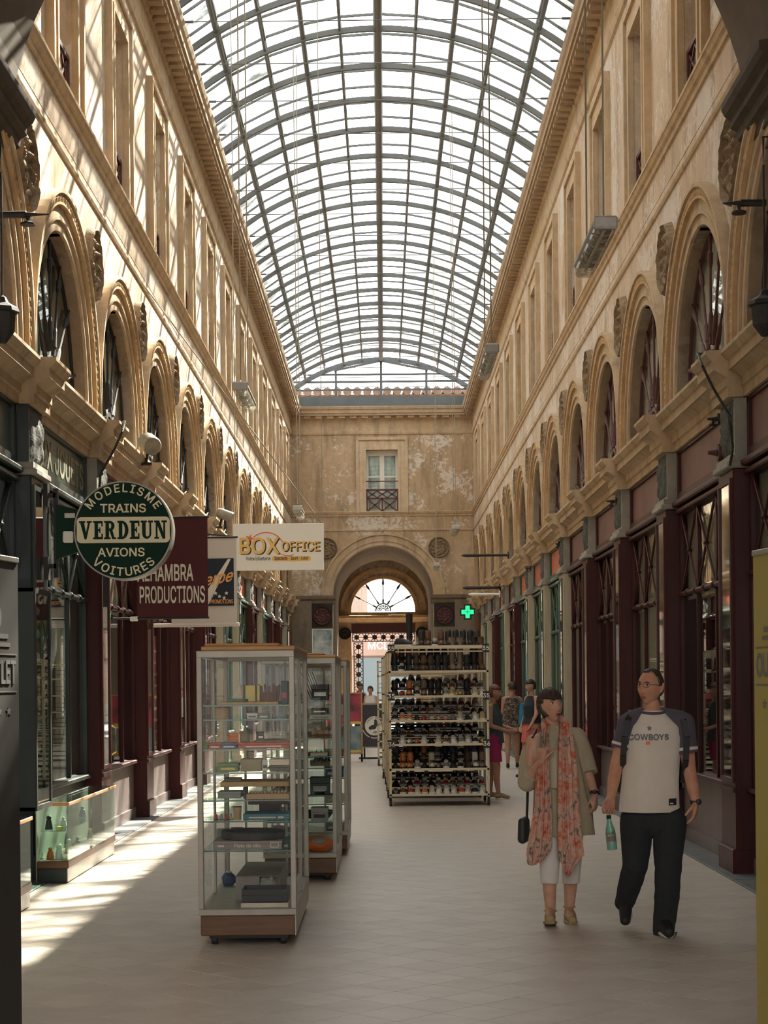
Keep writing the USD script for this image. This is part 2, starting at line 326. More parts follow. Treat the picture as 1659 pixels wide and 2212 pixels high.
def make_upper_window(side, blind='blind_dim'):
    """Tall upper window: moulded surround, panes deep in the reveal, lattice guard."""
    wn[0] += 1; w = struct(f'window_{wn[0]}'); M = M4([(0, 1, 0), (0, 0, 1), (-side, 0, 0)], (0, 0, 0))
    fr = lambda a, b: sbox(-a, 7.52, a, b)
    put(w, 'surround', MB().poly(fr(.86, 9.80).difference(fr(.53, 9.47)), 0, .05, M).poly(fr(.88, 9.82).difference(fr(.80, 9.74)), 0, .085, M).poly(fr(.60, 9.54).difference(fr(.525, 9.465)), 0, .07, M), 'moulding')
    put(w, 'frame', MB().poly(fr(.53, 9.47).difference(sbox(-.46, 7.5, -.03, 9.40)).difference(sbox(.03, 7.5, .46, 9.40)), -.40, -.36, M).poly(sbox(-.46, 8.75, .46, 8.79), -.39, -.365, M), 'grey_paint')
    put(w, 'pane', MB().box(0, 1, 0, 1, 0, 1).mapped(M @ np.diag([.96, 1.95, .008, 1]) @ M4([(1, 0, 0), (0, 1, 0), (0, 0, 1)], (-.5, 0, 0))).mapped(M4([(1, 0, 0), (0, 1, 0), (0, 0, 1)], (side * .382, 0, 7.46))), 'pane')
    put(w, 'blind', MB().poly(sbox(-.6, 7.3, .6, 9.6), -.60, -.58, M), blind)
    g = MB().poly(sbox(-.52, 7.42, .52, 8.02).difference(sbox(-.47, 7.47, .47, 7.97)), -.07, -.02, M).poly(sbox(-.47, 7.70, .47, 7.73), -.06, -.03, M)
    for x0, x1, z0, z1 in ((-.47, 0, 7.47, 7.70), (0, .47, 7.47, 7.70), (-.47, -.157, 7.73, 7.97), (-.157, .157, 7.73, 7.97), (.157, .47, 7.73, 7.97)):
        for zz in ((z0, z1), (z1, z0)): g.poly(LineString([(x0, zz[0]), (x1, zz[1])]).buffer(.016, 1), -.055, -.035, M)
    put(w, 'guard', g, 'iron_red')
    return w
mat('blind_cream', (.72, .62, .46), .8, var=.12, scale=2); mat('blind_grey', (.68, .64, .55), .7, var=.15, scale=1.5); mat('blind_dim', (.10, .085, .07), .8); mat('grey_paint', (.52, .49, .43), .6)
mat('blind_dark', (.20, .20, .19), .6, var=.4, scale=1.2)

arch_proto, up_proto = {}, {}
for side in (-1, 1):
    wl = struct('wall_left' if side < 0 else 'wall_right', label='peeling ochre plaster wall ' + ('lit by sun stripes' if side < 0 else 'in shade'))
    M = wallM(side)
    body = sbox(4, 4.0, TE, 11.06)
    ks = range(-1, 12)
    holes = [archpoly(R1, 3.0, t=T0 + B * k) for k in ks] + [sbox(T0 + B * k + .25 - .53, 7.42, T0 + B * k + .25 + .53, 9.47) for k in range(0, 12)]
    put(wl, 'masonry', MB().poly(body.difference(unary_union(holes)), -.65, 0, M), 'stucco')
    for nm, pr, mm in (('lower_string_course', 'lower', 'moulding'), ('string_course', 'string', 'moulding'), ('frieze', 'frieze', 'moulding'), ('cornice', 'lip', 'cornice_stone'), ('band', 'band', 'stucco')):
        put(wl, nm, sweep(side, PROF[pr], 14.7, TE - (.38 if pr == 'lip' else 0)), mm)
    put(wl, 'gutter_wall', MB().poly(sbox(14.0, 11.05, TE + .4, 11.62), -.60, .02, M), 'steel_dark')
    for i in range(142):
        t = 17.4 + i * .30
        if t > TE - .4: break
        put(wl, 'bracket', MB().box(0, 1, 0, 1, 0, 1).mapped(M @ M4([(.17, 0, 0), (0, .075, 0), (0, 0, .20)], (t, 10.645, .07))), 'cornice_stone')
    put(wl, 'entablature', sweep(side, ENT, 4, TE), 'moulding')
    for k in ks:
        t = T0 + B * k
        a_ = put(wl, 'archivolt', MB().poly(ring(R1, R1 + .10, 4.44, t=t), -.66, .03, M).poly(ring(R1 + .10, R1 + .125, 4.44, t=t), -.1, .055, M).poly(ring(R1 + .125, R1 + .24, 4.44, t=t), -.1, .045, M), 'moulding')
        orn = MB().poly(ring(R1 + .24, R1 + .345, 4.44, t=t), 0, .085, M)
        for q in np.linspace(.02, np.pi - .02, 64 if k < 4 else 36):
            orn.ball((M @ np.array([t + 1.70 * math.cos(q), ZS + 1.70 * math.sin(q), .083, 1]))[:3], (.012, .022, .03), 1)
        put(wl, 'egg_moulding', orn, 'ochre')
        put(wl, 'hood_mould', MB().poly(ring(R1 + .345, R1 + .385, 4.44, t=t), -.05, .11, M), 'moulding')
    for j in range(0, 13):
        t = T0 - B / 2 + B * j
        put(wl, 'roundel', roundel(M4([(0, 1, 0), (0, 0, 1), (-side, 0, 0)], (side * 3.1, t, 6.16)), .40, .09, j + (20 if side > 0 else 0)), 'carved', smooth=40)
        put(wl, 'entablature_block', sweep(side, ENT, t - .36, t + .36, .13), 'moulding')
    for k in ks:
        t = T0 + B * k
        iron, blind = ('iron_red', 'blind_grey' if k in (0, 1, 2) else 'blind_cream') if side > 0 else ('iron', 'blind_dark' if k % 2 == 0 else 'blind_grey')
        key = (side, iron, blind)
        if key not in arch_proto:
            w = arch_proto[key] = make_arch_window(side, iron, blind); w.GetAttribute('xformOp:translate').Set(Gf.Vec3d(side * 3.1, t, 0))
        else:
            wn[0] += 1; dup(arch_proto[key], (side * 3.1, t, 0), name=f'window_{wn[0]}').SetCustomDataByKey('kind', 'structure')
        if k >= 0:
            if side not in up_proto:
                w = up_proto[side] = make_upper_window(side); w.GetAttribute('xformOp:translate').Set(Gf.Vec3d(side * 3.1, t + .25, 0))
            else:
                wn[0] += 1; dup(up_proto[side], (side * 3.1, t + .25, 0), name=f'window_{wn[0]}').SetCustomDataByKey('kind', 'structure')

# ------------------------------------------------------------------ glass roof
ce = struct('ceiling', label='arched iron and glass roof')
RC, ZC, ZTOP = 4.97, 7.68, 12.65
rib_t = [17.3 + 1.8 * i - 1.8 for i in range(25)]
PX = [-3.08, -2.55, -1.9, -1.26, -.64, 0, .64, 1.26, 1.9, 2.55, 3.08]
zarc = lambda x, dr=0.: ZC + math.sqrt((RC + dr) ** 2 - x * x)
def arc_poly(r0, r1, xm=3.2, n=32):
    xs = np.linspace(-xm, xm, n); return Polygon([(x, ZC + math.sqrt(r1 * r1 - x * x)) for x in xs] + [(x, ZC + math.sqrt(r0 * r0 - x * x)) for x in xs[::-1]])
for i, t in enumerate(rib_t):
    put(ce, 'rib', MB().poly(arc_poly(RC - .045, RC + .045), -.03, .03, at(FRONT, 0, t, 0)), 'steel')
    put(ce, 'tie_rod', MB().tube([(-3.1, t, 11.45), (3.1, t, 11.45)], .007, 6).tube([(-3.1, t, 11.45), (-2.72, t, 11.45)], .018, 6).tube([(3.1, t, 11.45), (2.72, t, 11.45)], .018, 6), 'steel')
EL = .26
GX = [(x, zarc(x) + EL) for x in PX]
for n_, x in enumerate(PX):
    thick = n_ % 2 == 1
    put(ce, 'purlin', MB().tube([(x, 13.5, zarc(x) + .02), (x, TE + .2, zarc(x) + .02)], .075 if x == 0 else (.042 if thick else .022), 8), 'steel')
    put(ce, 'glazing_bar', MB().box(x - .022, x + .022, 13.5, TE + .2, zarc(x) + EL - .06, zarc(x) + EL + .005), 'steel')
posts = MB()
for t in rib_t:
    for x in PX: posts.box(x - .02, x + .02, t - .02, t + .02, zarc(x), zarc(x) + EL)
    for o in (0, .9):
        for (x0, z0), (x1, z1) in zip(GX, GX[1:]):
            posts.bar((x0, t + o, z0 - .015), (x1, t + o, z1 - .015), .028, .035)
put(ce, 'cross_bar', posts, 'steel', kind='stuff')
rnd = random.Random(3)
for i, t in enumerate(rib_t[:-1]):
    for n_, ((x0, z0), (x1, z1)) in enumerate(zip(GX, GX[1:])):
        side_w = abs((x0 + x1) / 2) / 2.8
        g = min(3, int(side_w * 2.2 + rnd.random() * 1.5))
        nz = np.array([-(z1 - z0), 0, x1 - x0]); nz /= np.linalg.norm(nz); nz *= .006
        p = [np.array(q) for q in ((x0, t, z0), (x1, t, z1), (x1, t + 1.8, z1), (x0, t + 1.8, z0))]
        put(ce, 'pane', MB().hexa([q + nz for q in p] + [q + 2 * nz for q in p]), f'roof_glass_{g}')
put(ce, 'gable_frame', MB().poly(arc_poly(RC - .05, RC + .10), -.06, .06, at(FRONT, 0, TE + .15, 0)).box(-3.2, 3.2, TE + .05, TE + .25, 11.02, 11.42).box(-3.2, 3.2, TE + .12, TE + .18, 11.62, 11.68)
    .box(-3, 3, TE + .12, TE + .18, 11.9, 11.96).box(-2.5, 2.5, TE + .12, TE + .18, 12.15, 12.20).box(-1.57, -1.5, TE + .1, TE + .2, 11.4, 12.4).box(1.5, 1.57, TE + .1, TE + .2, 11.4, 12.4).box(-.04, .04, TE + .1, TE + .2, 11.4, 12.6)
    .bar((-1.6, TE + .05, 12.3), (0, TE + .05, 12.62), .06).bar((1.6, TE + .05, 12.3), (0, TE + .05, 12.62), .06), 'steel_dark')

# ------------------------------------------------------------------ end wall with its arched way out
wb = struct('wall_back', label='peeling plaster end wall with tall window over an arch')
S = TE
ME = at(FRONT, 0, S, 0)
RA, ZA = 1.70, 4.66
hole = Polygon([(RA, -.5)] + [(RA * math.cos(q), ZA + RA * math.sin(q)) for q in np.linspace(0, np.pi, 48)] + [(-RA, -.5)])
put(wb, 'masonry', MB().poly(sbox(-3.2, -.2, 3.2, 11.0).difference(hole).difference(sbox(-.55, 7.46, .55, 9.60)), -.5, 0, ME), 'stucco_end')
def sweepx(prof, x0, x1, y=S):
    m = trimesh.creation.extrude_polygon(Polygon([(d, z) for d, z in prof]), x1 - x0, engine='earcut'); m.apply_transform(M4([(0, -1, 0), (0, 0, 1), (1, 0, 0)], (x0, y, 0))); return m
put(wb, 'string_course', sweepx(PROF['string'], -3.1, 3.1), 'moulding'); put(wb, 'lower_string_course', sweepx(PROF['lower'], -3.1, 3.1), 'moulding')
put(wb, 'frieze', sweepx(PROF['frieze'], -3.1, 3.1), 'moulding'); put(wb, 'cornice', sweepx(PROF['lip'], -3.1, 3.1), 'cornice_stone')
for i in range(14): put(wb, 'bracket', MB().box(-2.62 + i * .39, -2.40 + i * .39, S - .24, S - .05, 10.645, 10.725), 'moulding')
put(wb, 'archivolt', MB().poly(arcbar((0, ZA), RA, RA + .13, 0, np.pi, 40), -.5, .05, ME).poly(arcbar((0, ZA), RA + .13, RA + .34, 0, np.pi, 40), 0, .07, ME).poly(arcbar((0, ZA), RA + .34, RA + .40, 0, np.pi, 40), 0, .11, ME), 'moulding')
for sx in (-1, 1):
    put(wb, 'roundel', roundel(at(FRONT, sx * 1.9, S, 6.27), .37, .09, 50 + sx), 'carved', smooth=40)
    put(wb, 'impost', sweepx([(0, 4.38), (.10, 4.40), (.12, 4.50), (.20, 4.56), (.22, 4.66), (0, 4.68)], min(sx * 1.62, sx * 2.95), max(sx * 1.62, sx * 2.95)), 'stucco_dark')
    x0, x1 = sorted((sx * 1.72, sx * 2.42))
    put(wb, 'ornament_panel', MB().box(x0, x1, S - .06, S, 3.60, 4.36), 'iron'); put(wb, 'relief', roundel(at(FRONT, sx * 2.07, S - .06, 3.98), .33, .06, 60 + sx), 'iron_red', smooth=40)
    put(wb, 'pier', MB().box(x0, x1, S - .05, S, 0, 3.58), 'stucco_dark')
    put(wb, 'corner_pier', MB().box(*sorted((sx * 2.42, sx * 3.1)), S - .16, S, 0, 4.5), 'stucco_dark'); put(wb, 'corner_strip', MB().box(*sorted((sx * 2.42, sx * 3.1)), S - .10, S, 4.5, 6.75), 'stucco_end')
w = struct('window_40', label='white two-leaf window above the end arch'); wn[0] = 50
fr = lambda a, b: sbox(-a, 7.46, a, b)
put(w, 'surround', MB().poly(fr(.86, 10.0).difference(fr(.55, 9.60)), 0, .05, ME).poly(fr(.88, 10.02).difference(fr(.78, 9.92)), 0, .09, ME).poly(fr(.62, 9.68).difference(fr(.54, 9.59)), 0, .07, ME), 'moulding')
mat('white_paint', (.72, .68, .60), .5)
put(w, 'frame', MB().poly(fr(.55, 9.60).difference(unary_union([sbox(sx * .27 - .19, z0, sx * .27 + .19, z1) for sx in (-1, 1) for z0, z1 in ((7.6, 8.0), (8.05, 8.68), (8.73, 9.42))])), -.3, -.24, ME), 'white_paint')
mat('curtain', (.62, .66, .60), .8, var=.45, scale=7, stretch=(1, 1, .3)); put(w, 'curtain', MB().box(-.6, .6, S + .42, S + .44, 7.4, 9.7), 'curtain')
put(w, 'pane', MB().box(-.5, .5, S + .27, S + .275, 7.5, 9.5), 'pane')
g = MB().poly(fr(.55, 8.27).difference(sbox(-.5, 7.52, .5, 8.21)), -.1, -.05, ME).box(-.55, .55, S + .05, S + .09, 8.52, 8.55).poly(sbox(-.5, 7.94, .5, 7.98), -.09, -.06, ME).poly(sbox(-.02, 7.5, .02, 7.95), -.09, -.06, ME)
for x0, x1, z0, z1 in ((-.5, 0, 7.52, 7.94), (0, .5, 7.52, 7.94), (-.5, -.17, 7.98, 8.21), (-.17, .17, 7.98, 8.21), (.17, .5, 7.98, 8.21)):
    for zz in ((z0, z1), (z1, z0)): g.poly(LineString([(x0, zz[0]), (x1, zz[1])]).buffer(.02, 1), -.09, -.06, ME)
put(w, 'guard', g, 'iron_red')

# vestibule behind the arch: barrel vault, inner wall with fanlight, iron gate
S2 = 68.0; M2 = at(FRONT, 0, S2, 0)
ve = struct('ceiling_1', label='dark barrel vault behind the end arch')
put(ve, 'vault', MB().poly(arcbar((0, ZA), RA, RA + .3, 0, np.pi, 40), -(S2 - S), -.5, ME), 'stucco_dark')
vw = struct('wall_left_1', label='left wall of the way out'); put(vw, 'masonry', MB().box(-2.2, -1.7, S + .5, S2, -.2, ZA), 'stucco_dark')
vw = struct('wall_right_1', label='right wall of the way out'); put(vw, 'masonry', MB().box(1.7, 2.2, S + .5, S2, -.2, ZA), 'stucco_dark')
wi = struct('wall_back_1', label='inner arch wall around the fanlight and gate')
RF, ZF = 1.22, 4.46
put(wi, 'masonry', MB().poly(archpoly(RA + .1, 3.0, 40, ZA).difference(archpoly(RF, 4.40, 40, ZF)).difference(sbox(-1.22, 2.9, 1.22, 3.98)).union(sbox(-1.8, -.2, -1.22, 3.9)).union(sbox(1.22, -.2, 1.8, 3.9)), -.4, 0, M2), 'stucco_end')
put(wi, 'archivolt', MB().poly(arcbar((0, ZF), RF, RF + .12, 0, np.pi, 36), 0, .05, M2).poly(arcbar((0, ZF), RF + .3, RF + .42, 0, np.pi, 36), 0, .09, M2), 'ochre')
put(wi, 'lintel', sweepx([(0, 4.02), (.06, 4.04), (.14, 4.14), (.22, 4.18), (.22, 4.27), (0, 4.30)], -1.7, 1.7, S2), 'ochre')
put(wi, 'painted_frieze', MB().box(-1.22, 1.22, S2 + .02, S2 + .1, 3.62, 4.02), 'iron_red')
for sx in (-1, 1): put(wi, 'ornament_panel', roundel(at(FRONT, sx * 1.47, S2, 3.6), .24, .05, 70 + sx), 'iron', smooth=40)
w = struct('window_41', label='half-round fanlight above the iron gate')
put(w, 'pane', MB().poly(archpoly(RF, 4.42, 36, ZF), -.2, -.195, M2), 'pane')
for q in np.radians([28, 57, 90, 123, 152]):
    c, s = math.cos(q), math.sin(q); p = lambda r: (r * c, S2 + .15, ZF + r * s)
    put(w, 'spoke', MB().tube([p(.3), p(.42), p(.46), p(.95), p(1.0), p(1.05), p(1.22)], [.035, .03, .014, .014, .03, .045, .02], 8), 'iron')
hub = MB().poly(arcbar((0, ZF - .02), .27, .31, 0, np.pi), -.18, -.12, M2)
for q in np.radians([15, 45, 75, 105, 135, 165]): hub.poly(Point(.18 * math.cos(q), ZF + .18 * math.sin(q)).buffer(.055, 5).difference(Point(.18 * math.cos(q), ZF + .18 * math.sin(q)).buffer(.03, 5)), -.17, -.13, M2)
put(w, 'hub', hub.poly(arcbar((0, ZF - .02), .09, .12, 0, np.pi), -.18, -.12, M2), 'iron')
gt = thing('iron_gate', 'black wrought iron gate surround of ringed squares under the end fanlight', 'gate', (0, S2 + .2, 0))
def gate_strip(x0, x1, z0, z1, n, horiz):
    m = MB(); fr_ = sbox(x0, z0, x1, z1).difference(sbox(x0 + .03, z0 + .03, x1 - .03, z1 - .03)); m.poly(fr_, 0, .05, FRONT)
    for i in range(n):
        c = ((x0 + (x1 - x0) * (i + .5) / n, (z0 + z1) / 2) if horiz else ((x0 + x1) / 2, z0 + (z1 - z0) * (i + .5) / n)); r = min((x1 - x0) / (n if horiz else 1), (z1 - z0) / (1 if horiz else n)) / 2
        pg = Point(c).buffer(r * .55, 6)
        for q in range(8): pg = pg.union(LineString([c, (c[0] + r * 1.25 * math.cos(q * np.pi / 4), c[1] + r * 1.25 * math.sin(q * np.pi / 4))]).buffer(.012, 1))
        m.poly(pg.intersection(sbox(x0, z0, x1, z1)), 0, .03, FRONT)
    return m
put(gt, 'top_grille', gate_strip(-1.2, 1.2, 3.28, 3.62, 7, True), 'iron'); put(gt, 'side_grille', gate_strip(-1.15, -.78, .8, 3.26, 7, False), 'iron'); put(gt, 'side_grille', gate_strip(.78, 1.15, .8, 3.26, 7, False), 'iron')
for sx in (-1, 1): put(gt, 'lower_panel', MB().box(min(sx * 1.15, sx * .78), max(sx * 1.15, sx * .78), -.03, .02, 0, .8), 'iron')

# the street beyond
st = struct('floor_1', label='street paving beyond the gate'); put(st, 'paving', MB().box(-30, 30, 68.5, 95, -.2, -.03), 'kerb')
bl = thing('street_building', 'pink rendered building across the street seen through the gate', 'building', (0, 84, 0))
mat('pink_render', (.40, .27, .21), .85, var=.15, scale=.7); mat('shutter_blue', (.16, .20, .21), .6); mat('pale_stone', (.45, .39, .32), .9, var=.1, scale=1)
put(bl, 'facade', MB().box(-14, 14, .02, 8, 0, 4.9).box(-14, -.75, .02, 8, 4.9, 6.3), 'pink_render'); put(bl, 'shop_band', MB().box(-14, 14, -.15, 0, 3.0, 4.3), 'pink_render')
put(bl, 'roller_shutter', MB().box(-1.2, 4, -.1, 0, .9, 2.9), 'shutter_blue'); put(bl, 'plinth', MB().box(-14, 14, -.08, 0, 0, .85), 'pale_stone')
mat('sign_white', (.85, .84, .80), .5)
put(bl, 'sign_letters', text('MCL', .34).apply_transform(at(FRONT, -.25, -.15, 3.30)), 'sign_white')

# rooms behind the fronts, tiled eaves, and the vestibule the camera stands in
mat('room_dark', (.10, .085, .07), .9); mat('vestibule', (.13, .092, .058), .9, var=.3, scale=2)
mat('canal_tile', (.30, .20, .15), .85, var=.3, scale=6)
for side in (-1, 1):
    rm = struct('trim_1' if side < 0 else 'trim_2', label='rooms behind the shop fronts')
    x = lambda a, b: sorted((side * a, side * b))
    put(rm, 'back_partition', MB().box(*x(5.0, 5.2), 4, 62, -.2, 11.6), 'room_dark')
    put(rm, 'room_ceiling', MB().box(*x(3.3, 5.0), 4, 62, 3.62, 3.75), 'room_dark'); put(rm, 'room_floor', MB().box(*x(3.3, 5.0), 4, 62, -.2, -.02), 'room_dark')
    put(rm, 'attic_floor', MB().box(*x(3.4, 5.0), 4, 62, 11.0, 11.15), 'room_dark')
    ev = MB(); rr = random.Random(5 + side)
    for i in range(150):
        t = 13.6 + i * .32
        an = np.linspace(0, np.pi, 7); r = .13
        dz = .05 * rr.random() ** 3
        ev.tube([(side * (3.10 - .10 * rr.random() ** 2), t, 11.63 + dz), (side * 3.9, t, 11.85 + dz)], [.08, .09], 8)
    if side > 0: put(rm, 'eaves_tile', ev, 'canal_tile', kind='stuff')
rt = struct('trim_3', label='tiled roof seen beyond the glass gable')
for i in range(18):
    x = -2.9 + i * .345
    put(rt, 'roof_tile', MB().tube([(x, 61.6, 11.78), (x, 65.5, 12.3)], [.15, .13], 9), 'canal_tile')
put(rt, 'roof_slab', MB().bar((0, 61.7, 11.62), (0, 65.5, 12.15), 7, .12), 'canal_tile')
wf = struct('wall_front', label='arched wall at the near end of the glass roof')
MV = at(FRONT, 0, 14.75, 0)
RV, ZV = 3.085, 5.96
big = Polygon([(RV, -1)] + [(RV * math.cos(q), ZV + RV * math.sin(q)) for q in np.linspace(0, np.pi, 48)] + [(-RV, -1)])
put(wf, 'masonry', MB().poly(sbox(-3.6, 5.9, 3.6, 13.2).difference(big), 0, 1.35, MV), 'vestibule')
for sx in (-1, 1):
    prof = [(0, 6.02), (.05, 6.04), (.06, 6.12), (.11, 6.15), (.12, 6.22), (.17, 6.25), (.17, 6.31), (.22, 6.35), (.245, 6.40), (.245, 6.45), (0, 6.48)]
    put(wf, 'impost', sweep(sx, prof, 13.35, 14.85), 'dark_stone')
cv = struct('ceiling_2', label='unseen entrance vestibule ceiling, sized to limit light from the street')
put(cv, 'slab', MB().box(-3.7, 3.7, -1.0, 13.4, 9.1, 9.4), 'vestibule')  # unseen slab, its length set to cut the light from the street
for sx in (-1, 1): put(cv, 'side_wall', MB().box(*sorted((sx * 3.12, sx * 3.5)), -3.0, 11.5, -.1, 9.1), 'vestibule')  # unseen walls, reaching back to hold off light on the fronts
wz = struct('floor_2', label='street paving behind the camera'); put(wz, 'paving', MB().box(-30, 30, -40, -8, -.2, -.03), 'pale_stone')

# ------------------------------------------------------------------ shop fronts, one per bay
mat('wood_red', (.055, .0095, .008), .42, var=.35, scale=3, stretch=(4, 4, .5), spec=.25); mat('wood_green', (.035, .085, .05), .42, var=.3, scale=4, stretch=(4, 4, .5), coat=.1)
mat('wood_dark_green', (.012, .022, .017), .42, var=.3, scale=4, coat=.1); mat('wood_cream', (.46, .38, .26), .55, var=.2, scale=4, stretch=(4, 4, .5))
mat('fascia_rose', (.20, .092, .075), .55, var=.35, scale=2.2); mat('fascia_orange', (.55, .13, .07), .5, var=.15, scale=3); mat('fascia_green', (.02, .04, .032), .3, var=.3, scale=3)
mat('riser_mauve', (.15, .11, .105), .45, var=.3, scale=2.5); mat('ornament', (.10, .10, .085), .8, var=.6, scale=26, bump=.8, bscale=55); mat('stone_grey', (.36, .33, .27), .8, var=.3, scale=5, bump=.2)
mat('wire_brass', (.6, .42, .18), .35, .8); mat('goods_mix', (.30, .16, .10), .6, var=.85, scale=16); mat('letter_gold', (.24, .21, .13), .6)
STY = {'red': ('wood_red', 'fascia_rose', 'riser_mauve', 'wood_red'), 'green': ('wood_green', 'fascia_orange', 'wood_green', 'wood_cream'), 'dark': ('wood_dark_green', 'fascia_green', 'wood_dark_green', 'wood_dark_green')}
def make_front(side, style, label, loc, variant=0, group=None):
    wood, fas, riser, pil = STY[style]
    M = M4([(0, 1, 0), (0, 0, 1), (-side, 0, 0)], (0, 0, 0))
    t = thing('shop_front', label, 'shop front', loc, group=group)
    bx = lambda m, t0, t1, z0, z1, d0, d1, c=0: (m.tm(trimesh.Trimesh(*(MB().cbox(t0, t1, z0, z1, d0, d1, c) if c else MB().box(t0, t1, z0, z1, d0, d1)).mapped(M).get(), process=False)), m)[1]
    P0, P1 = -2.13, -1.47
    put(t, 'pilaster', bx(bx(bx(MB(), P0 + .01, P1, 0, 3.46, -.4, .12, .012), P0 + .004, P1 + .006, 0, .22, -.1, .15, .01), P0 + .03, P1 - .03, .70, .74, .1, .14), pil)
    put(t, 'pilaster_mirror', bx(MB(), P0 + .10, P1 - .10, .82, 3.34, .118, .126), 'mirror')
    put(t, 'pilaster_frame', MB().poly(sbox(P0 + .05, .78, P1 - .05, 3.38).difference(sbox(P0 + .10, .82, P1 - .10, 3.34)), .1, .14, M), wood)
    put(t, 'pilaster_cap', bx(bx(MB(), P0 + .004, P1 + .006, 3.46, 3.52, -.1, .17, .012), P0 + .01, P1, 3.52, 3.57, -.1, .14), 'stone_grey')
    put(t, 'pilaster_block', bx(MB(), P0 + .02, P1 - .02, 3.57, 4.08, -.4, .10), 'stone_grey' if style != 'dark' else wood)
    n = 30; gx, gz = np.meshgrid(np.linspace(0, 1, 25), np.linspace(0, 1, 19), indexing='ij')
    dd = .045 * meshkit.fbm(np.stack([gx * 7, gz * 6, gx * 0 + variant], -1), 3, 4) * np.minimum(1, 8 * np.minimum(np.minimum(gx, 1 - gx), np.minimum(gz, 1 - gz))) + .03 * np.exp(-((gx - .5) ** 2 + (gz - .5) ** 2) / .03)
    v = (M @ np.stack([P0 + .06 + gx * (P1 - P0 - .12), 3.60 + gz * .45, .10 + dd, np.ones_like(gx)], -1).reshape(-1, 4).T).T[:, :3]
    i, j = np.meshgrid(np.arange(24), np.arange(18), indexing='ij'); q = np.stack([i * 19 + j, (i + 1) * 19 + j, (i + 1) * 19 + j + 1, i * 19 + j + 1], -1).reshape(-1, 4)
    put(t, 'pilaster_relief', MB().add(v, q if side < 0 else q[:, ::-1]), 'ornament', smooth=40)
    put(t, 'fascia', bx(MB(), P1, 1.46, 3.56, 4.08, -.12, -.03), fas)
    put(t, 'fascia_frame', MB().poly(sbox(P1, 3.54, 1.46, 4.10).difference(sbox(P1 + .09, 3.62, 1.38, 4.03)), -.06, 0, M), wood)
    put(t, 'fascia_rail', bx(bx(MB(), P1, 1.46, 3.47, 3.53, -.1, .06, .015), P1, 1.46, 3.40, 3.45, -.1, .03, .012), wood)
    put(t, 'riser', bx(bx(MB(), P1, 1.46, 0, .70, -.35, -.045), P1, 1.46, 0, .14, -.1, -.02), riser)
    put(t, 'sill', bx(MB(), P1, 1.46, .70, .745, -.3, .03, .01), wood)
    for m0, m1 in ((P1, P1 + .06), (1.40, 1.46)): put(t, 'jamb', bx(MB(), m0, m1, .745, 3.40, -.08, -.015), wood)
    for x in (-.5, .5):
        put(t, 'mullion', bx(MB(), x - .025, x + .025, .745, 2.53, -.07, -.025, .006), wood)
        put(t, 'spindle_mullion', MB().poly(Polygon([(x - .02, 2.60), (x - .055, 2.85), (x - .06, 3.0), (x - .05, 3.2), (x - .018, 3.40), (x + .018, 3.40), (x + .05, 3.2), (x + .06, 3.0), (x + .055, 2.85), (x + .02, 2.60)]), -.07, -.03, M), wood)
    tr = MB().tube([(M @ np.array([a_, 2.56, -.025, 1]))[:3] for a_ in (P1, -.5, .5, 1.45)], .028, 8)
    for a_ in (-.98, -.5, 0, .5, .98): tr.ball((M @ np.array([a_, 2.56, -.025, 1]))[:3], .045, 1)
    put(t, 'transom_bar', tr, wood)
    for a0, a1 in ((-1.38, -.55), (-.45, .45), (.55, 1.38)):
        di = MB().tube([(M @ np.array([p, z, -.035, 1]))[:3] for p, z in ((a0, 2.6), (a1, 3.38))], .014, 6).tube([(M @ np.array([p, z, -.035, 1]))[:3] for p, z in ((a0, 3.38), (a1, 2.6))], .014, 6).ball((M @ np.array([(a0 + a1) / 2, 2.99, -.035, 1]))[:3], .03, 1)
        put(t, 'crossed_rods', di, wood)
        put(t, 'upper_pane', bx(MB(), a0 - .06, a1 + .06, 2.56, 3.42, -.056, -.05), 'shop_glass'); put(t, 'lower_pane', bx(MB(), a0 - .06, a1 + .06, .745, 2.54, -.056, -.05), 'shop_glass')
    put(t, 'valance', bx(MB(), P1, 1.46, 2.5, 3.5, -.11, -.10), 'blind_cream' if style != 'dark' else 'blind_dark')
    if variant != 1: put(t, 'curtain', bx(MB(), *((P1, -.35) if variant == 0 else (.0, 1.46)), .7, 2.5, -.12, -.11), 'blind_cream' if style != 'dark' else 'blind_dark')
    sh = MB()
    for z in (1.05, 1.4, 1.75, 2.1): bx(sh, -1.3, 1.3, z, z + .02, -.95, -.6)
    put(t, 'display_shelves', sh, 'wood_cream')
    rg = random.Random(variant * 9 + side); gd = MB()
    for z in (.75, 1.07, 1.42, 1.77, 2.12):
        x = -1.25
        while x < 1.2:
            w_, h_ = .08 + .14 * rg.random(), .08 + .18 * rg.random(); bx(gd, x, x + w_, z, z + h_, -.85, -.65, .01); x += w_ + .03 + .1 * rg.random()
    put(t, 'window_display', gd, 'goods_mix', kind='stuff')
    return t
RSTY = ['red', 'red', 'red', 'red', 'red', 'green', 'green', 'green', 'red', 'green', 'red', 'green', 'green']
LSTY = ['dark', 'dark', 'red', 'red', 'red', 'red', 'green', 'green', 'red', 'green', 'red', 'red', 'green']
front_proto = {}
CN = {'red': 'dark red', 'green': 'green and cream', 'dark': 'very dark green'}; FN = {'red': 'plain rose fascia', 'green': 'orange fascia', 'dark': 'gilt lettered fascia'}
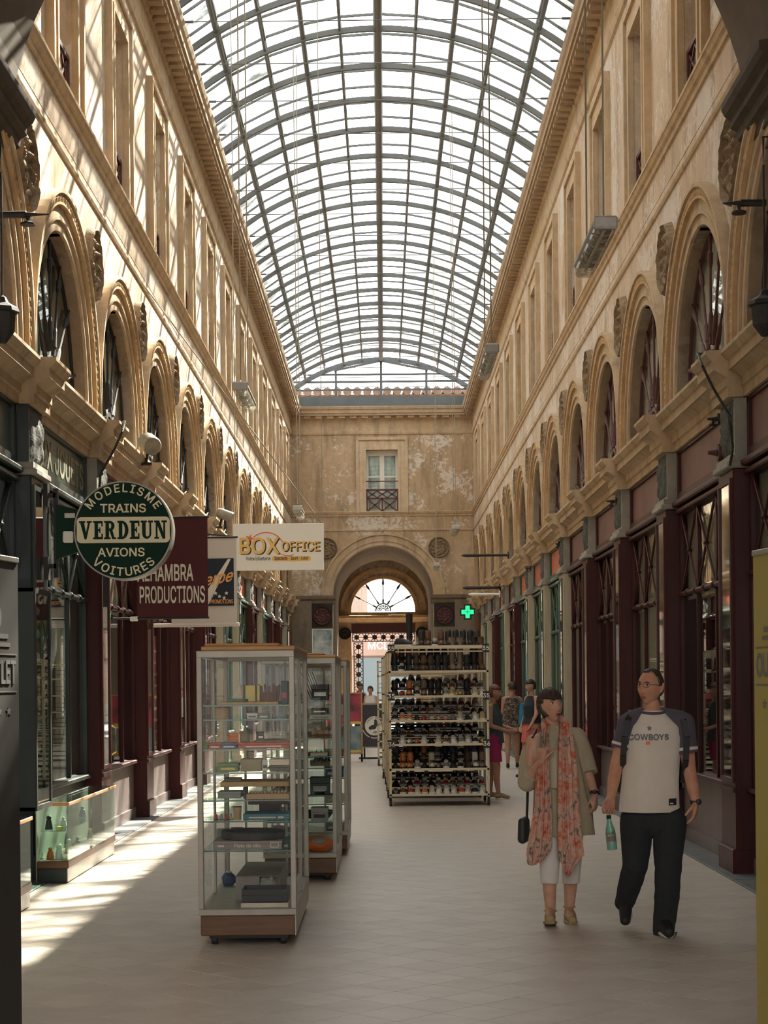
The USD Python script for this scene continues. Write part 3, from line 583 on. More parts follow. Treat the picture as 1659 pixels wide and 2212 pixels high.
for side in (-1, 1):
    for k in range(-1, 12):
        s_ = (LSTY if side < 0 else RSTY)[k + 1]; var = (k + (2 if side < 0 else 1)) % 3; key = (side, s_, var); loc = (side * 3.1, T0 + B * k, 0)
        lab = f'{CN[s_]} wooden shop front, {FN[s_]}, {ORD[k + 1]} bay along {"left" if side < 0 else "right"} wall'
        if key in front_proto: dup(front_proto[key], loc, label=lab, group='shop fronts along the passage')
        else: front_proto[key] = make_front(side, s_, lab, loc, var, 'shop fronts along the passage')
def wall_text(side, t, z, d, s, h, m, name, label, squeeze=1.):
    M = wallM(side, (0, t, z)); M[:3, 3] += M[:3, 2] * d
    tm = text(s, h, squeeze=squeeze)
    if side > 0: tm.apply_transform(np.diag([-1, 1, 1, 1]))
    tm.apply_transform(M)
    return put(None, name, tm, m, label=label, cat='lettering')
wall_text(-1, 17.26, 3.70, -.0285, 'JEUX JOUETS', .26, 'letter_gold', 'fascia_lettering', 'faded gilt toy shop lettering on the sunlit dark green fascia left', 1.15)
wall_text(-1, 13.3, 3.70, -.028, 'VERDEUN', .28, 'letter_gold', 'fascia_lettering', 'gilt letters on the dark green fascia at the far left edge', 1.2)

# ------------------------------------------------------------------ signs and banners
_c, _s = math.cos(math.radians(ROLL)), math.sin(math.radians(ROLL))
def pix(u, v, s):
    """A photo pixel at s pixels per metre -> (x, z)."""
    du, dv = u - CX, v - CY
    return ((du * _c - dv * _s) / s, H - (du * _s + dv * _c) / s)
mat('sign_green', (.010, .034, .022), .75, spec=.15); mat('sign_cream', (.86, .74, .48), .5); mat('banner_red', (.085, .014, .016), .8, bump=.15, bscale=300); mat('banner_cream', (.80, .72, .58), .8); mat('banner_pale', (.66, .58, .50), .8)
mat('navy', (.012, .02, .03), .7); mat('orange_ink', (.85, .38, .10), .5); mat('board_white', (.80, .75, .66), .55); mat('ink_grey', (.12, .11, .10), .6); mat('gold_ink', (.80, .46, .10), .5); mat('black_plastic', (.012, .012, .012), .45); mat('ink_red', (.7, .16, .06), .5)
mat('lamp_metal', (.33, .28, .20), .5, .2, var=.4, scale=9); mat('alu', (.34, .31, .26), .4, .3, var=.15, scale=8); mat('wire', (.30, .26, .2), .6)
def ell(cx, cy, rx, ry): return affinity.scale(Point(cx, cy).buffer(1, 16), rx, ry, origin=(cx, cy))
def slab(ch):
    b, P = sbox, Polygon
    return {'E': lambda: [b(.1, 0, .34, 1), b(0, .9, .4, 1), b(0, 0, .4, .1), b(.1, .87, .66, 1), b(.1, 0, .66, .13), b(.1, .44, .5, .56), b(.57, .70, .66, 1), b(.57, 0, .66, .3), b(.43, .35, .5, .65)],
            'V': lambda: [b(-.02, .9, .38, 1), b(.5, .9, .84, 1), P([(.04, .95), (.30, .95), (.50, .12), (.45, 0), (.34, 0)]), P([(.60, .95), (.74, .95), (.47, 0), (.34, 0)])],
            'R': lambda: [b(.1, 0, .34, 1), b(0, .9, .4, 1), b(0, 0, .44, .1), ell(.40, .73, .32, .27).intersection(b(.3, 0, 1, 1)).difference(ell(.40, .73, .1, .15)), P([(.36, .48), (.58, .48), (.70, .1), (.82, .1), (.82, 0), (.56, 0)])],
            'D': lambda: [b(.1, 0, .34, 1), b(0, .9, .4, 1), b(0, 0, .4, .1), ell(.32, .5, .44, .5).intersection(b(.3, 0, 1, 1)).difference(ell(.32, .5, .2, .38))],
            'U': lambda: [b(.1, .28, .34, 1), b(.6, .28, .72, 1), b(0, .9, .42, 1), b(.5, .9, .84, 1), ell(.41, .3, .31, .3).intersection(b(0, 0, 1, .3)).difference(ell(.46, .32, .14, .2))],
            'N': lambda: [b(.1, 0, .22, 1), b(.62, 0, .74, 1), b(0, 0, .32, .1), b(0, .9, .3, 1), b(.5, .9, .86, 1), P([(.08, 1), (.34, 1), (.74, .05), (.74, 0), (.56, 0)])]}[ch]()
def slab_text(t, w, h):
    x, parts = 0, []
    for ch in t:
        g = unary_union(slab(ch)); parts.append(affinity.translate(g, x, 0)); x += g.bounds[2] + .09
    return affinity.scale(affinity.translate(unary_union(parts), -(x - .09) / 2, 0), w / (x - .09), h, origin=(0, 0))
def arc_text(t, r, a0, a1, h, M, d, below=False):
    """Letters set one by one along a circle of radius r from angle a0 to a1 (degrees)."""
    out = MB()
    wd = [h * .4 if c == ' ' else np.ptp(text(c, h).bounds[:, 0]) + h * .16 for c in t]; tot = sum(wd); x = 0
    for c, w_ in zip(t, wd):
        q = math.radians(a0 + (a1 - a0) * (x + w_ / 2) / tot); x += w_
        if c == ' ': continue
        m = text(c, h); m.apply_transform(trimesh.transformations.rotation_matrix(q + (np.pi / 2 if below else -np.pi / 2), (0, 0, 1))); m.apply_translation((r * math.cos(q), r * math.sin(q), d)); m.apply_transform(M); out.tm(m)
    return out

# round model shop sign
s_ = 246.6; Y = 15.6; x0, z0 = pix(270, 1148, s_)
sg = thing('round_sign', 'round dark green model shop sign with cream lettering on an iron bracket', 'sign', (x0, Y, z0))
FR = FRONT
put(sg, 'board', MB().lathe([(0, -.09), (.418, -.09), (.425, -.08), (.425, .08), (.418, .09), (0, .09)], n=64, axis='y'), 'sign_green', smooth=30)
put(sg, 'rim', MB().poly(Point(0, 0).buffer(.43, 40).difference(Point(0, 0).buffer(.417, 40)), -.1, .095, FR), 'alu')
pl = sbox(-.405, -.108, .405, .118).buffer(-.04).buffer(.04); put(sg, 'name_panel', MB().poly(pl, .09, .094, FR), 'sign_cream')
put(sg, 'name_lettering', MB().poly(affinity.translate(slab_text('VERDEUN', .76, .158), 0, -.075), .094, .098, FR), 'sign_green')
put(sg, 'upper_lettering', arc_text('MODELISME', .335, 149, 31, .070, FR, .091).tm(fx('TRAINS', .072, .40).apply_transform(at(FR, 0, -.091, .158))), 'sign_cream')
put(sg, 'lower_lettering', arc_text('VOITURES', .395, 224, 316, .072, FR, .091, True).tm(fx('AVIONS', .072, .41).apply_transform(at(FR, -.02, -.091, -.225))), 'sign_cream')
bx0 = pix(122, 1148, s_)[0] - x0; wx = -2.94 - x0
put(sg, 'bracket', MB().box(bx0 - .02, bx0 + .02, -.02, .02, -.40, .38).box(wx, bx0, -.02, .02, .30, .34).box(wx, bx0, -.02, .02, -.32, -.28).box(wx - .02, wx + .02, -.05, .05, .22, .42).box(wx - .02, wx + .02, -.05, .05, -.42, -.22), 'iron')
put(sg, 'side_plate', MB().poly(Polygon([(bx0, .24), (-.32, .17), (-.32, -.15), (bx0, -.24)]), -.03, .03, FR), 'sign_green')
put(sg, 'switch_box', MB().cbox(bx0 + .07, bx0 + .16, -.08, -.03, -.10, .0, .01), 'board_white'); put(sg, 'sticker', MB().box(bx0 + .08, bx0 + .17, -.033, -.03, .12, .16), 'banner_pale')

# dark red banner
s_ = 202.; Y = 19.05; xa, za = pix(293, 1119, s_); xb, zb = pix(450, 1334, s_)
bn = thing('hanging_banner', 'dark red cloth banner with two lines of cream lettering behind the round sign', 'banner', (xb, Y, zb), -5)
wd, hg = xb - xa, za - zb
def cloth(w, h, amp=.012, ph=0.):
    n, k = 24, 16; gx, gz = np.meshgrid(np.linspace(-w, 0, n), np.linspace(0, h, k), indexing='ij')
    yy = amp * np.sin(gx * 7 + ph) * np.sin(gz / h * np.pi) + amp * .5 * np.sin(gx * 17 + gz * 3)
    i, j = np.meshgrid(np.arange(n - 1), np.arange(k - 1), indexing='ij'); q = np.stack([i * k + j, (i + 1) * k + j, (i + 1) * k + j + 1, i * k + j + 1], -1).reshape(-1, 4)
    m = MB()
    for o, fl_ in ((-.003, 1), (.003, -1)): m.add(np.stack([gx, yy + o, gz], -1).reshape(-1, 3), q[:, ::fl_])
    return m
put(bn, 'cloth', cloth(wd, hg, .004), 'banner_red', smooth=True)
put(bn, 'rod', MB().tube([(-wd - .27, .0, hg + .005), (.02, 0, hg + .005)], .012), 'iron'); put(bn, 'rod', MB().tube([(-wd - .27, 0, 0), (.01, 0, 0)], .012), 'iron'); put(bn, 'rod_end', MB().cbox(-wd - .08, -wd, -.02, .02, -.03, .02, .006), 'board_white')
put(bn, 'lettering', MB().tm(fx('ALHAMBRA', .17, .61).apply_transform(at(FR, -.46, -.008, .40))).tm(fx('PRODUCTIONS', .172, .71).apply_transform(at(FR, -.385, -.008, .165))), 'banner_cream')

# pale banner with a dark picture
s_ = 170.; Y = 22.65; xb, zb = pix(512, 1349, s_); za = pix(512, 1160, s_)[1]; hg = za - zb; wd = .84
bn = thing('hanging_banner', 'pale banner with dark starry panel and orange script behind the red banner', 'banner', (xb, Y, zb), -4)
put(bn, 'cloth', cloth(wd, hg, .004, 2), 'banner_pale', smooth=True); put(bn, 'rod', MB().tube([(-wd - .23, 0, hg), (.02, 0, hg)], .014), 'iron'); put(bn, 'rod', MB().tube([(-wd - .23, 0, .0), (.03, 0, 0)], .025), 'banner_pale')
put(bn, 'picture', MB().box(-.78, -.035, -.012, -.009, .24, hg - .27), 'navy')
put(bn, 'light_beam', MB().poly(Polygon([(-.11, hg - .28), (-.07, hg - .28), (-.36, .26), (-.50, .26)]), .012, .014, FR), 'banner_cream')
sc = fx('terpe', .15, .42); sc.apply_transform(np.array([[1, .3, 0, 0], [.18, 1, 0, 0], [0, 0, 1, 0], [0, 0, 0, 1]])); put(bn, 'script', MB().tm(sc.apply_transform(at(FR, -.27, -.015, .52))), 'orange_ink')
st_ = MB()
for px, pz in ((-.27, .40), (-.22, .36), (-.32, .37), (-.16, .34), (-.13, .40)): st_.poly(Polygon([((.028 if i % 2 == 0 else .012) * math.sin(i * np.pi / 5) + px, (.028 if i % 2 == 0 else .012) * math.cos(i * np.pi / 5) + pz) for i in range(10)]), .012, .014, FR)
put(bn, 'stars', st_, 'banner_cream'); put(bn, 'small_lettering', MB().tm(fx('PROMOTIONS', .05, .29).apply_transform(at(FR, -.19, -.012, .27))), 'orange_ink')

# ticket office board
s_ = 146.7; Y = 26.25; xa, za = pix(503, 1132, s_); xb, zb = pix(700, 1231, s_)
bd = thing('hanging_board', 'white ticket office board with orange lettering hung on wires', 'sign', ((xa + xb) / 2, Y, zb))
W2, hg = (xb - xa) / 2, za - zb
put(bd, 'board', MB().cbox(-W2, W2, -.02, .02, 0, hg, .004), 'board_white')
def big_word(t, h, w, x, z, m, sh='black_plastic'):
    a_ = fx(t, h, w); b_ = a_.copy(); put(bd, 'letter_shadow', MB().tm(b_.apply_transform(at(FR, x + .018, -.020, z - .012))), sh); put(bd, 'lettering', MB().tm(a_.apply_transform(at(FR, x, -.024, z))), m)
big_word('BOX', .225, .58, -.28, .25, 'gold_ink'); big_word('OFFICE', .135, .56, .325, .285, 'gold_ink')
put(bd, 'small_lettering', MB().tm(fx('Votre billetterie', .05, .36).apply_transform(at(FR, -.30, -.021, .15))), 'ink_grey')
put(bd, 'pill', MB().poly(LineString([(-.06, .17), (.44, .17)]).buffer(.036), .02, .022, FR), 'gold_ink'); put(bd, 'pill_lettering', MB().tm(fx('Spectacle - Sport - Loisir', .045, .50).apply_transform(at(FR, .19, -.023, .155))), 'black_plastic')
put(bd, 'swoosh', MB().poly(arcbar((-.18, .28), .27, .285, .5, 2.3, 20), .02, .022, FR).poly(arcbar((.14, .44), .22, .232, 4.0, 5.1, 16), .02, .022, FR), 'ink_red')
st_ = [(-.42 + (.07 if i % 2 == 0 else .028) * math.sin(i * np.pi / 5 + .3), .47 + (.07 if i % 2 == 0 else .028) * math.cos(i * np.pi / 5 + .3)) for i in range(10)]; put(bd, 'star', MB().poly(Polygon(st_), .02, .023, FR), 'ink_red')
put(bd, 'wire', MB().tube([(W2 - .02, 0, hg), (W2 - .02, 0, 12.2 - zb)], .006, 6), 'wire'); put(bd, 'wire', MB().tube([(-W2 + .04, 0, hg), (-W2 + .04, 0, 12.0 - zb)], .006, 6), 'wire')
put(bd, 'stay_rod', MB().tube([(-W2, 0, hg - .18), (-2.92 - (xa + xb) / 2, 0, hg - .12)], .012, 6), 'iron'); put(bd, 'stay_cable', MB().tube([(W2 - .03, 0, hg), (-3.06 - (xa + xb) / 2, -3.0, 6.85 - zb)], .008, 6), 'wire')

# ------------------------------------------------------------------ lamps
mat('lamp_grey', (.46, .44, .40), .5, var=.2, scale=10); glassmat('diffuser', (.80, .78, .72), dirt=.95, dirtcol=(.80, .76, .68), dscale=14, graze=.25)
def tube_lamp(name, label, u, v, s, ztop=0, w=.075, L=1.3, group=None):
    Y = F / s; x, z = pix(u, v, s); ztop = ztop or zarc(x) + EL - .02
    t = thing('hanging_lamp', label, 'lamp', (x, Y, z))
    put(t, 'housing', MB().cbox(-w, w, 0, L, .02, .06, .012).cbox(-w - .004, w + .004, -.008, .05, -.02, .065, .012), 'lamp_grey')
    put(t, 'diffuser', MB().cbox(-w + .006, w - .006, .03, L - .01, -.055, .03, .025), 'diffuser')
    put(t, 'tube', MB().tube([(0, .08, -.01), (0, L - .08, -.01)], .013, 8), 'board_white')
    for q in (.12, L - .2): put(t, 'wire', MB().tube([(0, q, .10), (.004, q, (ztop - z) * .5), (0, q, ztop - z)], .007, 6), 'wire')
    return t
tube_lamp('', 'grey strip lamp on long wires before the left wall windows', 518, 838, 214)
tube_lamp('', 'small strip lamp hanging above the ticket office board', 642, 1100, 128)
tube_lamp('', 'large strip lamp on a black cable before the right wall', 1309, 487, 329, 9.1)
tube_lamp('', 'strip lamp with looped cable below the right cornice', 1063, 757, 241, 0, .06)
tube_lamp('', 'strip lamp seen end on beside the right roundel', 985, 1141, 113)
tube_lamp('', 'far small strip lamp before the end arch', 944, 1221, 86)
def spot(label, u, v, s, r, L, tilt):
    x, z = pix(u, v, s); t = thing('spot_lamp', label, 'lamp', (x, F / s, z), tilt)
    m = MB().lathe([(0, -L / 2), (r * .9, -L / 2), (r, -L / 2 + .02), (r, L / 2 - .06), (r * .8, L / 2 - .01), (r * .3, L / 2), (0, L / 2)], n=24, axis='y')
    put(t, 'can', m.mapped(trimesh.transformations.rotation_matrix(math.radians(20), (1, 0, 0))), 'lamp_metal', smooth=35)
    put(t, 'mount', MB().tube([(0, .05, -r * .8), (-.02, .08, -r - .12)], .02).box(-.06, .04, .03, .13, -r - .14, -r - .11), 'iron'); return t
spot('drum shaped spot lamp on the cornice above the round sign', 322, 958, 178, .115, .30, 25)
spot('horizontal drum spot lamp on the cornice left of the ticket board', 485, 1112, 131, .085, .28, 88)
mat('cross_glow', (.02, .85, .30), .5, emis=1.0)
x, z = pix(1010, 1322, 66.5); t = thing('pharmacy_cross', 'lit green pharmacy cross by the end arch', 'sign', (x, F / 66.5, z))
cr = sbox(-.07, -.20, .07, .20).union(sbox(-.20, -.07, .20, .07)); put(t, 'case', MB().poly(cr.buffer(.05, join_style=2), -.06, .04, FR), 'black_plastic')
put(t, 'lights', MB().poly(cr.difference(sbox(-.10, -.008, .10, .008)).difference(sbox(-.008, -.10, .008, .10)), .04, .05, FR), 'cross_glow'); put(t, 'arm', MB().tube([(.22, 0, .1), (3.0 - x, 0, .1)], .015).tube([(.22, 0, -.1), (3.0 - x, 0, -.1)], .015), 'iron')
def rod(label, u0, u1, v, s, r=.016, wall=2.98, drop=True, m='iron'):
    x, z = pix(u0, v, s); t = thing('sign_bracket', label, 'bracket', (x, F / s, z))
    sg_ = 1 if x > 0 else -1; L = wall - abs(x)
    put(t, 'rod', MB().tube([(0, 0, 0), (sg_ * .06, 0, 0), (sg_ * .08, 0, 0), (sg_ * L, 0, 0)], [r * .6, r, r * 1.3, r], 8), m); put(t, 'wall_plate', MB().lathe([(0, -.02), (r * 3, -.02), (r * 3, .01), (0, .02)], (sg_ * L, 0, 0), 12, 'x'), m)
    if drop: put(t, 'hook', MB().tube([(sg_ * L * .45, 0, 0), (sg_ * L * .45, 0, -.05)], r * .6, 6).tube([(sg_ * L * .45 - .03, 0, -.055), (sg_ * L * .45 + .03, 0, -.055)], r * .6, 6), m)
    return t
rod('thin iron sign bracket over the nearest right rose fascia', 1528, 1590, 905, 245); rod('short thick stub pipe below the thin bracket, right fascia', 1529, 1590, 978, 245, .026, 2.98, False, 'iron_red')
rod('iron bracket on the third right pilaster', 1310, 1352, 1083, 170); rod('long bare rod from the right wall before the end wall', 997, 1105, 1200, 89, .03, 3.05, False)
rod('long dark arm with a lamp below it near the pharmacy cross', 1000, 1087, 1270, 83, .035, 3.05, False); rod('pale tube under the long dark arm', 1012, 1083, 1284, 84, .03, 3.0, False, 'board_white')
rod('bracket with ring before the first orange fascia', 1200, 1240, 1175, 128); rod('bracket before the third orange fascia', 1135, 1160, 1228, 107)
for sx, u, v, lb in ((-1, 106, 463, 'black iron arm crossing the left arch top'), (1, 1561, 439, 'black iron arm crossing the right arch top')):
    x, z = pix(u, v, 271); t = thing('iron_bracket', lb, 'bracket', (x, F / 271, z)); L = sx * (3.08 - abs(x))
    put(t, 'arm', MB().tube([(0, 0, 0), (L * .2, 0, 0), (L * .4, 0, 0), (L * .42, 0, 0), (L, 0, 0)], [.004, .012, .02, .03, .028], 8), 'iron'); put(t, 'finial', MB().lathe([(0, .0), (.02, -.02), (.01, -.05), (.06, -.07), (.06, -.085), (0, -.09)], (L * .38, 0, 0), 12), 'iron')
    x, z = pix(5 if sx < 0 else 1652, 683 if sx < 0 else 668, 290); t = thing('lantern', f'dark ornate lantern at the far {"left" if sx < 0 else "right"} edge below the iron arm', 'lantern', (x, F / 290, z))
    put(t, 'cage', MB().lathe([(0, .16), (.03, .14), (.05, .10), (.12, .06), (.13, .03), (.10, .02), (.09, -.12), (.06, -.16), (.03, -.2), (0, -.2)], n=8), 'iron'); put(t, 'stem', MB().tube([(0, 0, .14), (0, 0, 5.49 - z)], .008, 6).tube([(0, 0, 5.49 - z), (0, 0, 5.7 - z), (sx * (2.97 - abs(x)), 0, 5.7 - z)], .012, 6), 'iron')

# roll-up banners at the near edges
mat('banner_yellow', (.30, .235, .055), .6); mat('banner_dark_grey', (.026, .022, .019), .6); mat('banner_text_grey', (.12, .11, .10), .6)  # one mustard face, one plain dark grey face with paler grey print
def outlet(label, xin, sx, face, ink, Y=7.75):
    t = thing('roll_up_banner', label, 'banner', (xin, Y, 0), -79 * sx); h = 2.19; W = sx * .85; lo, hi = sorted((0, W)); c = sx * .215
    put(t, 'panel', MB().box(lo, hi, -.004, .004, .06, h), face); put(t, 'base', MB().cbox(lo, hi, -.09, .09, 0, .07, .015), 'alu'); put(t, 'top_rail', MB().cbox(lo, hi, -.012, .012, h, h + .025, .004), 'alu'); put(t, 'pole', MB().tube([(W / 2, .03, .05), (W / 2, .03, h)], .01), 'alu')
    m = MB().tm(fx('OUTLET', .095, .36).apply_transform(at(FR, c, -.0045, 1.67))).box(c - .1, c + .1, -.0065, -.0045, 1.86, 1.88).box(c - .12, c + .12, -.0065, -.0045, 1.825, 1.843)
    for zz in (1.79, 1.63): m.box(c - .19, c + .19, -.0065, -.0045, zz, zz + .006)
    m.poly(ell(c, 1.95, .03, .045), .0045, .0065, FR)
    for k in range(3): m.poly(Polygon([((.028 if i % 2 == 0 else .011) * math.sin(i * np.pi / 5) + c - .1 + .1 * k, (.022 if i % 2 == 0 else .009) * math.cos(i * np.pi / 5) + 1.55) for i in range(10)]), .0045, .0065, FR)
    put(t, 'lettering', m, ink)
outlet('mustard yellow outlet banner cut off by the right edge', pix(1631, 1600, 496)[0], 1, 'banner_yellow', 'ink_grey')
outlet('dark grey outlet banner cut off by the left edge', pix(41, 1600, 496)[0], -1, 'banner_dark_grey', 'banner_text_grey')

# ------------------------------------------------------------------ display cases on the floor and what they hold
mat('case_wood', (.15, .064, .019), .45, var=.4, scale=6, stretch=(.6, 6, 6), bump=.08); mat('case_board', (.52, .27, .10), .55, var=.35, scale=7, stretch=(.4, 6, 6)); mat('caster_black', (.01, .01, .01), .5)
SHELF = [.606, .793, .925, 1.10, 1.247, 1.437, 1.527]
def make_case(label, u0, u1, v0, s, Y0, dep, shelves, htop=1.872):
    x0, x1 = pix(u0, v0, s)[0], pix(u1, v0, s)[0]; w = x1 - x0; e = .035
    t = thing('glass_display_case', label, 'display case', (x0, Y0, 0))
    put(t, 'plinth', MB().cbox(.012, w - .012, .012, dep - .012, .068, .197, .006), 'case_wood'); put(t, 'plinth_side', MB().box(w - .0125, w - .004, .012, dep - .012, .068, .197), 'alu')
    cs = MB()
    for cx in (.09, w - .09):
        for cy in (.12, dep - .12): cs.lathe([(0, -.02), (.03, -.02), (.034, -.01), (.034, .01), (.03, .02), (0, .02)], (cx, cy, .034), 14, 'x')
    put(t, 'casters', cs.box(.06, w - .06, .07, dep - .07, .045, .07), 'caster_black')
    put(t, 'base_frame', MB().cbox(0, w, 0, dep, .197, .238, .004), 'alu')
    for cx in (0, w - e):
        for cy in (0, dep - e): put(t, 'post', MB().cbox(cx, cx + e, cy, cy + e, .238, htop - .04, .004), 'alu')
    put(t, 'top_frame', MB().cbox(0, w, 0, e, htop - .045, htop, .004).cbox(0, w, dep - e, dep, htop - .045, htop, .004).cbox(0, e, e, dep - e, htop - .045, htop, .004).cbox(w - e, w, e, dep - e, htop - .045, htop, .004), 'alu')
    put(t, 'top_board', MB().cbox(.03, w + .004, .01, dep - .02, htop, htop + .028, .006).cbox(.05, w - .10, .03, dep - .3, htop + .028, htop + .046, .006), 'case_board')
    put(t, 'front_pane', sheet('y', .017, e, w - e, .238, htop - .045), 'case_glass'); put(t, 'rear_pane', sheet('y', dep - .017, e, w - e, .238, htop - .045), 'case_glass')
    for cx, o in ((.012, .008), (w - .018, -.008)):
        put(t, 'sliding_pane', sheet('x', cx + .003, e, dep * .53, .25, htop - .045), 'case_glass'); put(t, 'sliding_pane', sheet('x', cx + o + .003, dep * .47, dep - e, .25, htop - .045), 'case_glass')
        put(t, 'door_stile', MB().box(cx - .004, cx + .010, dep * .52, dep * .535, .24, htop - .045).box(cx + o - .004, cx + o + .010, dep * .465, dep * .48, .24, htop - .045), 'alu')
    for z in shelves: put(t, 'shelf', MB().box(e * .7, w - e * .7, e * .8, dep - e, z - .008, z), 'shelf_glass'); put(t, 'shelf_edge', MB().box(e * .7, w - e * .7, e * .8 - .004, e * .8, z - .009, z), 'glass_edge')
    rl = MB()
    for cx in (.16, w - .16): rl.box(cx - .008, cx + .008, dep - .045, dep - .03, .24, htop - .05)
    put(t, 'shelf_rail', rl, 'alu')
    return x0, x1
CY0 = 11.26
cx0, cx1 = make_case('near tall glass cabinet with wooden plinth, games and boxes inside', 428, 640, 1900, 342, CY0, 1.9, SHELF)
make_case('second tall glass cabinet behind the nearest one', 568, 728, 1800, 257.6, 14.95, 1.9, [.50, .72, .95, 1.05, 1.2, 1.36, 1.52])
make_case('third tall glass cabinet, mostly hidden behind the second', 613, 752, 1780, 225, 17.15, 1.6, [.50, .75, .95, 1.15, 1.35, 1.55])
def imat(n, c, **k): return mat('item_' + n, c, **k)
for n, c in dict(tan=(.42, .27, .14), red=(.42, .04, .035), blue=(.04, .09, .22), teal=(.05, .16, .20), green=(.06, .17, .05), olive=(.24, .19, .10), yellow=(.62, .48, .10), black=(.014, .014, .014), cream=(.60, .52, .40), mauve=(.25, .20, .18), brown=(.17, .07, .03), orange=(.60, .13, .02), darkgreen=(.012, .035, .028), white=(.72, .70, .64), grey=(.26, .25, .23), maroon=(.13, .03, .02), pine=(.50, .30, .12)).items(): imat(n, c, rough=.55, var=.18, scale=12)
def it_box(label, cat, u0, u1, v0, v1, z, m, dep=.22, y=.06, name='game_box', band=None, rot=0., case=(342, CY0), lid=True):
    """A box in a case, as wide as it shows between two photo columns, standing on height z."""
    s = case[0] * case[1] / (case[1] + y); x0, x1 = pix(u0, (v0 + v1) / 2, s)[0], pix(u1, (v0 + v1) / 2, s)[0]; h = abs(v1 - v0) / s; w = (x1 - x0) / 2
    t = thing(name, label, cat, ((x0 + x1) / 2, case[1] + y, z + .001), rot)
    put(t, 'body', MB().cbox(-w, w, 0, dep, 0, h * (.66 if lid else 1), .003), 'item_' + m)
    if lid: put(t, 'lid', MB().cbox(-w - .002, w + .002, -.002, dep + .002, h * .66, h, .003), 'item_' + m)
    if band: put(t, 'band', MB().box(-w * .7, w * .7, -.0045, -.002, h * .25, h * .5), 'item_' + band)
    return t, h, w
zb = .238; S7, S6, S5, S4, S3, S2_, S1 = SHELF
# top shelf
it_box('long pine board on the top shelf of the near cabinet', 'board', 471, 601, 1513, 1519, S1, 'pine', .5, .06, 'wooden_board', lid=False)
t, h, w = it_box('yellow box with two black stripes on the pine board', 'box', 525, 561, 1475, 1510, S1 + .02, 'yellow', .10, .10, 'game_box', lid=False)
for q in (-.045, .03): put(t, 'stripe', MB().box(q - .006, q + .006, -.004, -.001, 0, h), 'item_black')
x, z = pix(516, 1500, 340); t = thing('model_hill', 'small pale pyramid with green foot left of the yellow box', 'model', (x, CY0 + .15, S1 + .019)); put(t, 'peak', MB().lathe([(.065, .02), (.04, .05), (.012, .105), (0, .11)], n=5), 'item_cream'); put(t, 'base', MB().cbox(-.08, .06, -.05, .05, 0, .022, .004), 'item_green')
x, z = pix(580, 1500, 340); t = thing('wicker_basket', 'dark openwork basket right of the yellow box', 'basket', (x, CY0 + .14, S1 + .019)); bk = MB()
for q in range(16): bk.tube([(.055 * math.cos(q * .393), .055 * math.sin(q * .393), 0), (.07 * math.cos(q * .393), .07 * math.sin(q * .393), .10 + .012 * (q % 2))], .004, 5)
put(t, 'stakes', bk, 'item_brown'); put(t, 'bowl', MB().lathe([(0, .003), (.055, .003), (.058, .06), (.054, .06), (.05, .008), (0, .008)], n=20), 'item_brown')
it_box('dark upright book at the right end of the top shelf', 'book', 607, 621, 1459, 1510, S1, 'darkgreen', .16, .06, 'standing_book', 'red', lid=False)
# second
x, z = pix(478, 1540, 340); t = thing('cardboard_drum', 'tan cardboard drum hanging under the top shelf left side', 'drum', (x, CY0 + .14, S2_ + .001)); put(t, 'drum', MB().lathe([(0, 0), (.045, 0), (.047, .004), (.047, .07), (.044, .075), (0, .075)], n=24), 'item_tan', smooth=30); put(t, 'lid', MB().lathe([(0, .070), (.049, .070), (.049, .079), (0, .082)], n=24), 'item_brown', smooth=30)
it_box('small white box with brown edge under the top shelf', 'box', 533, 556, 1538, 1550, S2_, 'white', .08, .10, 'small_box', 'brown'); it_box('small grey box beside the white box', 'box', 558, 580, 1538, 1550, S2_, 'grey', .08, .10, 'small_box', 'white')
# third
it_box('long flat red game box on the middle shelf', 'game box', 514, 625, 1602, 1615, S3, 'red', .30, .06, 'game_box', 'cream'); it_box('flat blue box left of the long red box', 'game box', 478, 510, 1602, 1615, S3, 'blue', .2, .07, 'game_box', 'white'); it_box('flat red and white box at the left of the blue box', 'game box', 451, 477, 1602, 1615, S3, 'red', .2, .07, 'game_box', 'white'); it_box('small green box at the left end of the middle shelf', 'box', 441, 450, 1602, 1615, S3, 'green', .12, .08, 'small_box')
it_box('thin brown board lying on the long red box', 'board', 548, 622, 1594, 1598, S3 + .04, 'brown', .24, .08, 'wooden_board', lid=False); it_box('orange brown cube on the flat blue box', 'box', 496, 516, 1580, 1600, S3 + .04, 'orange', .07, .12, 'small_box', rot=20); it_box('olive cube next to the orange brown cube', 'box', 517, 534, 1577, 1600, S3 + .04, 'olive', .06, .22, 'small_box', rot=-15)
it_box('black and white upright box on the red box', 'box', 556, 570, 1574, 1592, S3 + .052, 'black', .05, .14, 'small_box', 'white', rot=12)
x, z = pix(592, 1580, 340); t = thing('model_car_box', 'clear plastic box with a small grey model car on the red box', 'model car', (x, CY0 + .16, S3 + .052)); put(t, 'cover', MB().cbox(-.07, .07, -.035, .035, .008, .06, .004), 'case_glass'); put(t, 'base', MB().cbox(-.072, .072, -.037, .037, 0, .008, .002), 'item_black'); put(t, 'car', MB().cbox(-.05, .05, -.02, .02, .014, .028, .005).cbox(-.025, .03, -.017, .017, .028, .042, .008), 'item_grey')
